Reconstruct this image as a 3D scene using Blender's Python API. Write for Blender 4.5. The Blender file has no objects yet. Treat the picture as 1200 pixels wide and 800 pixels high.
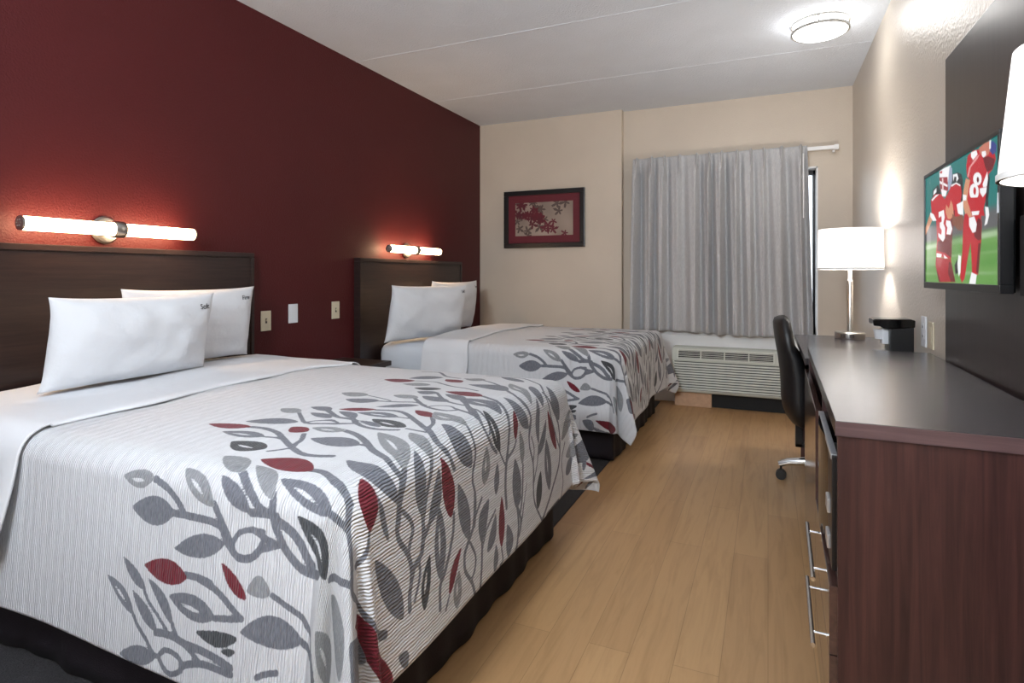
import bpy, bmesh, math, random
import numpy as np
from mathutils import Vector, Matrix

C = bpy.context.scene.collection
PI = math.pi
HC = 1.12            # eye height
CEIL = 2.62
XL, XR = -2.655, 0.615
YB = 5.30            # window wall
YBUMP = 5.22
YN = -2.6            # wall behind the camera

# ------------------------------------------------------------------ materials
MATS = {}
def srgb(r, g, b):
    f = lambda c: (c / 255 / 12.92) if c / 255 <= 0.04045 else ((c / 255 + 0.055) / 1.055) ** 2.4
    return (f(r), f(g), f(b), 1.0)

def nmat(name):
    m = bpy.data.materials.new(name); m.use_nodes = True
    nt = m.node_tree; b = nt.nodes['Principled BSDF']
    MATS[name] = m
    return m, nt, b

def node(nt, typ, **kw):
    n = nt.nodes.new(typ)
    for k, v in kw.items():
        if k.startswith('i_'):
            n.inputs[k[2:].replace('_', ' ')].default_value = v
        else:
            setattr(n, k, v)
    return n

def coords(nt, scale=(1, 1, 1), kind='Object', rot=(0, 0, 0)):
    tc = node(nt, 'ShaderNodeTexCoord'); mp = node(nt, 'ShaderNodeMapping')
    nt.links.new(tc.outputs[kind], mp.inputs['Vector'])
    mp.inputs['Scale'].default_value = scale; mp.inputs['Rotation'].default_value = rot
    return mp.outputs['Vector']

def ramp(nt, fac, stops):
    r = node(nt, 'ShaderNodeValToRGB'); els = r.color_ramp.elements
    els[0].position, els[0].color = stops[0]; els[1].position, els[1].color = stops[-1]
    for p, c in stops[1:-1]:
        e = els.new(p); e.color = c
    nt.links.new(fac, r.inputs['Fac'])
    return r.outputs['Color']

def add_bump(nt, b, height, strength, dist=0.01, normal=None):
    bp = node(nt, 'ShaderNodeBump'); bp.inputs['Strength'].default_value = strength
    bp.inputs['Distance'].default_value = dist
    nt.links.new(height, bp.inputs['Height'])
    if normal: nt.links.new(normal, bp.inputs['Normal'])
    nt.links.new(bp.outputs['Normal'], b.inputs['Normal'])
    return bp.outputs['Normal']

def plain(name, col, rough=0.5, metal=0.0, bump=None, spec=0.5, var=0.0, coat=0.0):
    m, nt, b = nmat(name)
    b.inputs['Base Color'].default_value = col
    b.inputs['Roughness'].default_value = rough
    b.inputs['Metallic'].default_value = metal
    b.inputs['Specular IOR Level'].default_value = spec
    b.inputs['Coat Weight'].default_value = coat
    v = coords(nt)
    n = node(nt, 'ShaderNodeTexNoise'); n.inputs['Scale'].default_value = bump[0] if bump else 40
    n.inputs['Detail'].default_value = 4
    nt.links.new(v, n.inputs['Vector'])
    if var:
        d = tuple(c * (1 - var) for c in col[:3]) + (1,); e = tuple(min(1, c * (1 + var)) for c in col[:3]) + (1,)
        nt.links.new(ramp(nt, n.outputs['Fac'], [(0.3, d), (0.7, e)]), b.inputs['Base Color'])
    if bump: add_bump(nt, b, n.outputs['Fac'], bump[1], bump[2] if len(bump) > 2 else 0.01)
    return m

def wood(name, dark, light, rough, scale, grain=(1, 1, 1), bump=0.05, coat=0.0, spec=0.5):
    m, nt, b = nmat(name)
    v = coords(nt, grain)
    n = node(nt, 'ShaderNodeTexNoise'); n.inputs['Scale'].default_value = scale
    n.inputs['Detail'].default_value = 8; n.inputs['Roughness'].default_value = 0.65; n.inputs['Distortion'].default_value = 0.6
    nt.links.new(v, n.inputs['Vector'])
    nt.links.new(ramp(nt, n.outputs['Fac'], [(0.32, dark), (0.68, light)]), b.inputs['Base Color'])
    b.inputs['Roughness'].default_value = rough
    b.inputs['Coat Weight'].default_value = coat
    b.inputs['Coat Roughness'].default_value = 0.15
    b.inputs['Specular IOR Level'].default_value = spec
    if bump: add_bump(nt, b, n.outputs['Fac'], bump, 0.002)
    return m

def emis(name, col, strength):
    m, nt, b = nmat(name)
    b.inputs['Base Color'].default_value = (0.8, 0.8, 0.8, 1)
    b.inputs['Emission Color'].default_value = col
    b.inputs['Emission Strength'].default_value = strength
    return m

# walls and ceiling
def orange_peel(name, col, rough, scale, strength, spec=0.5):
    m, nt, b = nmat(name)
    b.inputs['Base Color'].default_value = col
    b.inputs['Roughness'].default_value = rough
    b.inputs['Specular IOR Level'].default_value = spec
    v = coords(nt)
    n = node(nt, 'ShaderNodeTexNoise'); n.inputs['Scale'].default_value = scale; n.inputs['Detail'].default_value = 3
    n2 = node(nt, 'ShaderNodeTexNoise'); n2.inputs['Scale'].default_value = 3; n2.inputs['Detail'].default_value = 3
    nt.links.new(v, n.inputs['Vector']); nt.links.new(v, n2.inputs['Vector'])
    d = tuple(c * 0.98 for c in col[:3]) + (1,); e = tuple(min(1, c * 1.02) for c in col[:3]) + (1,)
    nt.links.new(ramp(nt, n2.outputs['Fac'], [(0.35, d), (0.65, e)]), b.inputs['Base Color'])
    add_bump(nt, b, n.outputs['Fac'], strength, 0.006)
    return m
RED = orange_peel('red_paint', srgb(76, 25, 27), 0.48, 110, 0.45, 0.25)
BEIGE = orange_peel('beige_paint', srgb(203, 190, 174), 0.5, 100, 0.25)
BEIGE_GLOSS = orange_peel('beige_paint_textured', srgb(203, 193, 180), 0.36, 70, 0.45)
CEILM = orange_peel('ceiling_texture', srgb(222, 229, 238), 0.9, 95, 0.8, 0.2)
WHITE = plain('white_paint', srgb(232, 232, 230), 0.45)
JAMB = plain('white_jamb', srgb(240, 240, 240), 0.5)

# oak laminate floor
def floor_mat():
    m, nt, b = nmat('oak_laminate')
    v = coords(nt, (1, 1, 1), 'Object', (0, 0, PI / 2))
    br = node(nt, 'ShaderNodeTexBrick'); br.offset = 0.37; br.offset_frequency = 2
    br.inputs['Scale'].default_value = 1.0
    br.inputs['Brick Width'].default_value = 1.25; br.inputs['Row Height'].default_value = 0.125
    br.inputs['Mortar Size'].default_value = 0.0012; br.inputs['Mortar Smooth'].default_value = 0.3
    br.inputs['Color1'].default_value = srgb(174, 136, 95); br.inputs['Color2'].default_value = srgb(183, 145, 102)
    br.inputs['Mortar'].default_value = srgb(150, 116, 80)
    nt.links.new(v, br.inputs['Vector'])
    v2 = coords(nt, (14, 1.1, 1))
    n = node(nt, 'ShaderNodeTexNoise'); n.inputs['Scale'].default_value = 2.2; n.inputs['Detail'].default_value = 9
    n.inputs['Roughness'].default_value = 0.6; n.inputs['Distortion'].default_value = 0.8
    nt.links.new(v2, n.inputs['Vector'])
    g = ramp(nt, n.outputs['Fac'], [(0.3, (0.80, 0.77, 0.73, 1)), (0.55, (1, 1, 1, 1)), (0.8, (0.93, 0.91, 0.88, 1))])
    mx = node(nt, 'ShaderNodeMix', data_type='RGBA', blend_type='MULTIPLY'); mx.inputs[0].default_value = 1
    nt.links.new(br.outputs['Color'], mx.inputs[6]); nt.links.new(g, mx.inputs[7])
    nt.links.new(mx.outputs[2], b.inputs['Base Color'])
    b.inputs['Roughness'].default_value = 0.38; b.inputs['Specular IOR Level'].default_value = 0.4
    return m
OAK = floor_mat()

CARPET = plain('charcoal_carpet', srgb(62, 60, 62), 0.95, bump=(260, 0.9, 0.01), var=0.4)
HEADWOOD = wood('espresso_laminate_horizontal', srgb(30, 20, 20), srgb(50, 35, 32), 0.36, 3.0, (1, 1.2, 26))
PANELWOOD = wood('espresso_panel_satin', srgb(40, 32, 32), srgb(54, 44, 43), 0.33, 2.5, (1, 24, 1.0))
SIDEWOOD = wood('mahogany_laminate_vertical', srgb(44, 25, 25), srgb(74, 45, 42), 0.36, 2.4, (26, 26, 1.0))
TOPWOOD = wood('dark_walnut_top', srgb(46, 43, 45), srgb(62, 58, 60), 0.23, 2.5, (30, 1.2, 1.2), 0.03)
FRONTWOOD = wood('dark_gloss_front', srgb(52, 36, 34), srgb(80, 56, 50), 0.12, 2.5, (20, 1.2, 22), 0.0, coat=0.6)
EDGEWOOD = wood('dark_edge_band', srgb(70, 52, 54), srgb(96, 74, 74), 0.35, 2.5, (1.2, 30, 30), 0.03)
GREYEDGE = plain('worn_edge_band', srgb(110, 98, 96), 0.4)
NICKEL = plain('brushed_nickel', srgb(190, 186, 180), 0.28, 1.0)
CHROME = plain('chrome', srgb(225, 225, 225), 0.1, 1.0)
BLACKPL = plain('black_plastic', srgb(16, 16, 18), 0.35)
BLACKGL = plain('black_gloss', srgb(10, 10, 11), 0.08)
BLACKMT = plain('black_matte', srgb(14, 13, 14), 0.7)
LEATHER = plain('black_leather', srgb(24, 23, 25), 0.42, bump=(160, 0.25, 0.004))
SKIRT = plain('black_bedskirt', srgb(24, 17, 25), 0.75, bump=(300, 0.3, 0.003))
SHEET = plain('white_cotton', srgb(218, 219, 222), 0.8, bump=(7, 0.25, 0.02))
PILLOWM = plain('white_pillowcase', srgb(218, 220, 224), 0.8, bump=(11, 0.45, 0.02))
FITTED = plain('pale_grey_fitted_sheet', srgb(212, 217, 224), 0.8, bump=(9, 0.2, 0.02))
PLATE_I = plain('ivory_plate', srgb(216, 206, 180), 0.4)
PLATE_W = plain('white_plate', srgb(226, 228, 232), 0.4)
PLATE_S = plain('slot_dark', srgb(60, 50, 42), 0.6)
ACM = plain('putty_plastic', srgb(193, 195, 184), 0.5)
ACM2 = plain('putty_plastic_light', srgb(208, 209, 200), 0.45)
ACSHADE = plain('grille_gap_shade', srgb(84, 86, 80), 0.8)
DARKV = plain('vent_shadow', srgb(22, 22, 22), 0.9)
PINE = plain('pale_wood_base', srgb(196, 160, 130), 0.6, var=0.08)
TRACKM = plain('white_track', srgb(236, 236, 236), 0.35)
SILVERB = plain('silver_button', srgb(190, 192, 195), 0.3, 0.7)
INK = plain('grey_print', srgb(70, 66, 70), 0.8)

# ------------------------------------------------------------------ geometry helpers
class MB:
    """Collects primitives into one mesh."""
    def __init__(s): s.v, s.f, s.sm = [], [], []
    def add(s, vs, fs, smooth=False):
        k = len(s.v); s.v += [tuple(v) for v in vs]
        s.f += [tuple(i + k for i in f) for f in fs]; s.sm += [smooth] * len(fs)
        return s
    def box(s, x0, x1, y0, y1, z0, z1, bev=0.0, M=None):
        bm = bmesh.new(); bmesh.ops.create_cube(bm, size=1)
        for v in bm.verts:
            v.co = Vector(((x0 + x1) / 2 + v.co.x * (x1 - x0), (y0 + y1) / 2 + v.co.y * (y1 - y0), (z0 + z1) / 2 + v.co.z * (z1 - z0)))
        if bev: bmesh.ops.bevel(bm, geom=bm.edges[:], offset=bev, segments=2, profile=0.7, affect='EDGES')
        if M: bmesh.ops.transform(bm, matrix=M, verts=bm.verts)
        bm.verts.index_update()
        s.add([v.co[:] for v in bm.verts], [[v.index for v in f.verts] for f in bm.faces]); bm.free()
        return s
    def lathe(s, prof, c=(0, 0, 0), n=40, axis='z', cap=True, M=None, sx=1, sy=1):
        vs, fs = [], []
        for (r, h) in prof:
            for i in range(n):
                a = 2 * PI * i / n; x, y = r * math.cos(a) * sx, r * math.sin(a) * sy
                p = {'z': (x, y, h), 'y': (x, h, y), 'x': (h, x, y)}[axis]
                vs.append(Vector(p))
        for j in range(len(prof) - 1):
            for i in range(n):
                a, b = j * n + i, j * n + (i + 1) % n
                fs.append((a, b, b + n, a + n))
        if cap:
            fs.append(tuple(reversed(range(n)))); fs.append(tuple(range((len(prof) - 1) * n, len(prof) * n)))
        if M: vs = [M @ v for v in vs]
        vs = [v + Vector(c) for v in vs]
        return s.add(vs, fs, True)
    def tube(s, pts, r, n=12, cap=True):
        pts = [Vector(p) for p in pts]; rr = r if isinstance(r, (list, tuple)) else [r] * len(pts)
        vs, fs = [], []
        up = Vector((0, 0, 1))
        for k, p in enumerate(pts):
            t = (pts[min(k + 1, len(pts) - 1)] - pts[max(k - 1, 0)]).normalized()
            u = up if abs(t.dot(up)) < 0.95 else Vector((1, 0, 0))
            a = t.cross(u).normalized(); b = t.cross(a).normalized()
            if k and a.dot(pa) < 0: a, b = -a, -b
            pa = a
            for i in range(n):
                th = 2 * PI * i / n
                vs.append(p + (a * math.cos(th) + b * math.sin(th)) * rr[k])
        for k in range(len(pts) - 1):
            for i in range(n):
                a, b = k * n + i, k * n + (i + 1) % n
                fs.append((a, b, b + n, a + n))
        if cap:
            fs.append(tuple(reversed(range(n)))); fs.append(tuple(range((len(pts) - 1) * n, len(pts) * n)))
        return s.add(vs, fs, True)
    def prism(s, poly, a0, a1, axis='y', smooth=False):
        """poly in the plane perpendicular to axis, extruded from a0 to a1."""
        n = len(poly); put = {'y': lambda p, a: (p[0], a, p[1]), 'x': lambda p, a: (a, p[0], p[1]), 'z': lambda p, a: (p[0], p[1], a)}[axis]
        vs = [put(p, a0) for p in poly] + [put(p, a1) for p in poly]
        fs = [(i, (i + 1) % n, n + (i + 1) % n, n + i) for i in range(n)]
        fs += [tuple(range(n)), tuple(range(2 * n - 1, n - 1, -1))]
        return s.add(vs, fs, smooth)
    def build(s, name, mat, parent=None, bevel=0.0):
        me = bpy.data.meshes.new(name); me.from_pydata(s.v, [], s.f)
        me.polygons.foreach_set('use_smooth', s.sm)
        me.validate(); bm = bmesh.new(); bm.from_mesh(me); bmesh.ops.recalc_face_normals(bm, faces=bm.faces)
        bm.to_mesh(me); bm.free(); me.update()
        o = bpy.data.objects.new(name, me); C.objects.link(o)
        for m in (mat if isinstance(mat, (list, tuple)) else [mat]): me.materials.append(m)
        if parent: o.parent = parent
        if any(s.sm):
            try: me.set_sharp_from_angle(angle=math.radians(40))
            except Exception: pass
        if bevel:
            b = o.modifiers.new('bevel', 'BEVEL'); b.width = bevel; b.segments = 2; b.limit_method = 'ANGLE'
        return o

def grid_obj(name, P, mat, parent=None, thick=0.0, uv=None, closed=False):
    """P: array (n, m, 3) -> quad grid object, smooth."""
    n, m = P.shape[:2]
    me = bpy.data.meshes.new(name)
    idx = np.arange(n * m).reshape(n, m)
    q = np.stack([idx[:-1, :-1], idx[1:, :-1], idx[1:, 1:], idx[:-1, 1:]], -1).reshape(-1, 4)
    if closed:
        q2 = np.stack([idx[:-1, -1], idx[1:, -1], idx[1:, 0], idx[:-1, 0]], -1).reshape(-1, 4)
        q = np.concatenate([q, q2])
    me.vertices.add(n * m); me.vertices.foreach_set('co', P.reshape(-1).astype(np.float32))
    me.loops.add(q.size); me.loops.foreach_set('vertex_index', q.reshape(-1).astype(np.int32))
    me.polygons.add(len(q)); me.polygons.foreach_set('loop_start', np.arange(0, q.size, 4, dtype=np.int32))
    me.polygons.foreach_set('use_smooth', np.ones(len(q), dtype=bool))
    me.update(calc_edges=True); me.validate()
    if uv is not None:
        l = me.uv_layers.new(name='cloth')
        l.data.foreach_set('uv', uv.reshape(-1, 2)[q.reshape(-1)].reshape(-1).astype(np.float32))
    me.materials.append(mat)
    o = bpy.data.objects.new(name, me); C.objects.link(o)
    if parent: o.parent = parent
    if thick:
        s = o.modifiers.new('thickness', 'SOLIDIFY'); s.thickness = thick; s.offset = -1
    return o

def thing(name, label, cat, loc=(0, 0, 0), rotz=0.0, group=None):
    o = bpy.data.objects.new(name, None); C.objects.link(o); o.empty_display_size = 0.1
    o.location = loc; o.rotation_euler = (0, 0, rotz)
    return tag(o, label, cat, group)

def tag(o, label, cat, group=None):
    o['label'] = label; o['category'] = cat
    if group: o['group'] = group
    return o

def struct(o):
    o['kind'] = 'structure'; return o

def copy_tree(o, loc, parent=None):
    c = o.copy(); C.objects.link(c)
    if parent: c.parent = parent
    else: c.location = loc
    for ch in list(o.children): copy_tree(ch, None, c)
    return c

def wav(x, y, seed, n=6, f0=1.0, f1=4.0):
    r = np.random.RandomState(seed); o = 0
    for _ in range(n):
        a = r.uniform(0, 2 * PI); f = r.uniform(f0, f1); p = r.uniform(0, 2 * PI)
        o = o + np.sin((x * math.cos(a) + y * math.sin(a)) * f * 2 * PI + p) / n
    return o
EXPOSURE = 0.9
TVPOLY = [
 ([(0.664,0.02),(0.729,0.002),(0.827,0.029),(0.918,0.084),(0.96,0.114),(0.971,0.154),(0.941,0.209),(0.898,0.233),(0.888,0.357),(0.845,0.467),(0.857,0.514),(0.685,0.487),(0.658,0.434),(0.655,0.287),(0.694,0.215),(0.653,0.172),(0.645,0.087)],(186,18,34)),
 ([(0.797,0.011),(0.85,-0.0),(0.917,0.007),(0.912,0.068),(0.896,0.099),(0.839,0.087),(0.804,0.052)],(190,112,92)),
 ([(0.911,0.016),(0.949,0.023),(0.977,0.063),(0.973,0.104),(0.939,0.114),(0.912,0.075)],(48,58,132)),
 ([(0.827,0.049),(0.868,0.059),(0.874,0.091),(0.845,0.101),(0.828,0.076)],(238,238,240)),
 ([(0.908,-0.0),(0.923,0.006),(0.92,0.063),(0.904,0.061)],(238,238,240)),
 ([(0.704,0.009),(0.767,0.016),(0.78,0.051),(0.73,0.074),(0.704,0.041)],(238,238,240)),
 ([(0.658,0.181),(0.679,0.114),(0.767,0.063),(0.804,0.06),(0.78,0.083),(0.7,0.12),(0.674,0.185)],(222,150,150)),
 ([(0.839,0.095),(0.896,0.107),(0.963,0.151),(0.941,0.209),(0.886,0.215),(0.863,0.171)],(104,8,20)),
 ([(0.826,0.243),(0.822,0.263),(0.809,0.276),(0.79,0.28),(0.768,0.275),(0.748,0.26),(0.734,0.239),(0.729,0.217),(0.733,0.197),(0.747,0.183),(0.767,0.18),(0.789,0.186),(0.808,0.201),(0.822,0.221)],(238,238,240)),
 ([(0.795,0.327),(0.79,0.352),(0.775,0.37),(0.753,0.377),(0.729,0.372),(0.706,0.355),(0.69,0.33),(0.684,0.301),(0.689,0.275),(0.704,0.257),(0.727,0.251),(0.752,0.257),(0.774,0.275),(0.789,0.3)],(238,238,240)),
 ([(0.797,0.241),(0.796,0.25),(0.792,0.256),(0.787,0.259),(0.781,0.257),(0.775,0.252),(0.772,0.244),(0.77,0.234),(0.771,0.225),(0.775,0.219),(0.78,0.216),(0.786,0.218),(0.792,0.224),(0.795,0.232)],(104,8,20)),
 ([(0.764,0.314),(0.762,0.326),(0.758,0.336),(0.752,0.34),(0.745,0.338),(0.738,0.331),(0.733,0.32),(0.731,0.306),(0.733,0.293),(0.737,0.284),(0.744,0.28),(0.751,0.282),(0.757,0.289),(0.762,0.301)],(186,18,34)),
 ([(0.836,0.284),(0.886,0.211),(0.897,0.307),(0.868,0.314),(0.842,0.308)],(238,238,240)),
 ([(0.805,0.307),(0.877,0.317),(0.89,0.342),(0.838,0.379),(0.808,0.338)],(238,238,240)),
 ([(0.64,0.184),(0.694,0.215),(0.675,0.275),(0.656,0.352),(0.692,0.488),(0.638,0.48),(0.595,0.356),(0.614,0.26)],(204,142,108)),
 ([(0.594,0.297),(0.649,0.318),(0.643,0.366),(0.595,0.36)],(238,238,240)),
 ([(0.898,0.233),(0.911,0.259),(0.902,0.36),(0.891,0.416),(0.865,0.411),(0.879,0.325)],(20,20,24)),
 ([(0.869,0.412),(0.896,0.417),(0.893,0.457),(0.869,0.452)],(20,20,24)),
 ([(0.862,0.451),(0.896,0.462),(0.905,0.516),(0.884,0.575),(0.855,0.585),(0.87,0.528)],(238,238,240)),
 ([(0.623,0.461),(0.695,0.453),(0.814,0.474),(0.827,0.567),(0.818,0.703),(0.785,0.931),(0.718,0.942),(0.708,0.78),(0.699,0.684),(0.654,0.837),(0.623,0.964),(0.59,0.995),(0.564,0.956),(0.594,0.756),(0.601,0.637),(0.607,0.538)],(186,18,34)),
 ([(0.661,0.34),(0.834,0.377),(0.821,0.471),(0.695,0.453),(0.675,0.411)],(186,18,34)),
 ([(0.736,0.612),(0.786,0.516),(0.822,0.539),(0.824,0.676),(0.789,0.682),(0.744,0.65)],(104,8,20)),
 ([(0.789,0.701),(0.818,0.703),(0.789,0.927),(0.763,0.913)],(104,8,20)),
 ([(0.71,0.456),(0.8,0.468),(0.793,0.494),(0.719,0.488)],(238,238,240)),
 ([(0.604,0.348),(0.658,0.359),(0.695,0.444),(0.719,0.491),(0.68,0.494),(0.63,0.422)],(204,142,108)),
 ([(0.68,0.499),(0.742,0.497),(0.772,0.56),(0.758,0.614),(0.721,0.617),(0.681,0.557)],(238,238,240)),
 ([(0.71,0.914),(0.771,0.932),(0.757,1.002),(0.68,1.001)],(238,238,240)),
 ([(0.543,0.774),(0.578,0.785),(0.568,0.915),(0.546,0.946),(0.527,0.855)],(238,238,240)),
 ([(0.487,0.854),(0.526,0.804),(0.537,0.916),(0.501,0.932)],(20,20,24)),
 ([(0.091,0.349),(0.145,0.405),(0.051,0.499),(-0.013,0.559),(-0.005,0.48)],(204,142,108)),
 ([(0.134,0.144),(0.228,0.119),(0.265,0.176),(0.275,0.225),(0.126,0.211)],(20,20,24)),
 ([(0.154,0.158),(0.201,0.141),(0.202,0.179),(0.145,0.195)],(238,238,240)),
 ([(0.456,0.098),(0.525,0.101),(0.584,0.135),(0.602,0.19),(0.601,0.341),(0.581,0.412),(0.568,0.232),(0.511,0.184),(0.447,0.166)],(20,20,24)),
 ([(0.464,0.101),(0.525,0.111),(0.544,0.158),(0.514,0.176),(0.514,0.134),(0.486,0.124),(0.471,0.16)],(238,238,240)),
 ([(0.106,0.226),(0.174,0.192),(0.284,0.218),(0.337,0.276),(0.403,0.227),(0.434,0.177),(0.511,0.184),(0.574,0.225),(0.586,0.287),(0.573,0.352),(0.561,0.467),(0.12,0.397)],(186,18,34)),
 ([(0.1,0.231),(0.526,0.321),(0.492,0.439),(0.457,0.57),(0.449,0.643),(0.433,0.801),(0.194,0.759),(0.213,0.599),(0.198,0.448),(0.152,0.406),(0.115,0.353)],(186,18,34)),
 ([(0.351,0.596),(0.457,0.57),(0.443,0.79),(0.344,0.743),(0.215,0.714),(0.225,0.635)],(104,8,20)),
 ([(0.426,0.428),(0.491,0.397),(0.493,0.491),(0.457,0.57),(0.428,0.514)],(104,8,20)),
 ([(0.253,0.007),(0.332,0.003),(0.431,0.013),(0.449,0.105),(0.426,0.179),(0.351,0.105),(0.254,0.064)],(238,238,240)),
 ([(0.415,0.015),(0.454,0.045),(0.453,0.15),(0.419,0.213),(0.378,0.221),(0.4,0.091)],(150,160,182)),
 ([(0.253,0.011),(0.301,0.016),(0.298,0.039),(0.266,0.031)],(186,18,34)),
 ([(0.254,0.061),(0.384,0.096),(0.394,0.207),(0.337,0.257),(0.275,0.197),(0.256,0.135)],(150,36,48)),
 ([(0.258,0.093),(0.385,0.165),(0.382,0.182),(0.259,0.117)],(238,238,240)),
 ([(0.28,0.172),(0.373,0.213),(0.354,0.257),(0.299,0.24)],(238,238,240)),
 ([(0.295,0.08),(0.316,0.086),(0.322,0.189),(0.301,0.184)],(225,200,200)),
 ([(0.112,0.228),(0.193,0.204),(0.248,0.211),(0.184,0.226),(0.127,0.246)],(238,238,240)),
 ([(0.437,0.182),(0.511,0.18),(0.571,0.216),(0.565,0.225),(0.509,0.19),(0.444,0.197)],(238,238,240)),
 ([(0.091,0.343),(0.151,0.371),(0.205,0.438),(0.141,0.434),(0.092,0.385)],(238,238,240)),
 ([(0.241,0.369),(0.325,0.367),(0.339,0.436),(0.318,0.482),(0.347,0.525),(0.343,0.612),(0.311,0.642),(0.235,0.59),(0.234,0.556),(0.284,0.578),(0.294,0.54),(0.261,0.508),(0.26,0.469),(0.292,0.462),(0.287,0.411),(0.242,0.421)],(238,238,240)),
 ([(0.364,0.462),(0.427,0.48),(0.455,0.549),(0.429,0.596),(0.366,0.582),(0.383,0.529),(0.359,0.499)],(238,238,240)),
 ([(0.517,0.361),(0.604,0.353),(0.609,0.468),(0.537,0.438)],(238,238,240)),
 ([(0.361,0.325),(0.406,0.371),(0.433,0.302),(0.462,0.35),(0.477,0.437),(0.436,0.464),(0.388,0.454),(0.353,0.394)],(206,140,108)),
 ([(0.454,0.422),(0.51,0.463),(0.597,0.455),(0.61,0.508),(0.591,0.581),(0.539,0.572),(0.456,0.507)],(128,76,54)),
 ([(0.194,0.77),(0.433,0.801),(0.464,0.896),(0.499,0.991),(0.255,0.996),(0.22,0.92),(0.187,0.851)],(166,14,30)),
 ([(0.405,0.821),(0.444,0.833),(0.499,0.991),(0.437,0.991),(0.391,0.918)],(104,8,20)),
 ([(0.192,0.874),(0.231,0.919),(0.276,0.995),(0.244,0.994)],(104,8,20)),
 ([(0.205,0.736),(0.292,0.75),(0.282,0.776),(0.206,0.771)],(238,238,240)),
 ([(0.323,0.756),(0.389,0.791),(0.334,0.789)],(238,238,240)),
]
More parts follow.
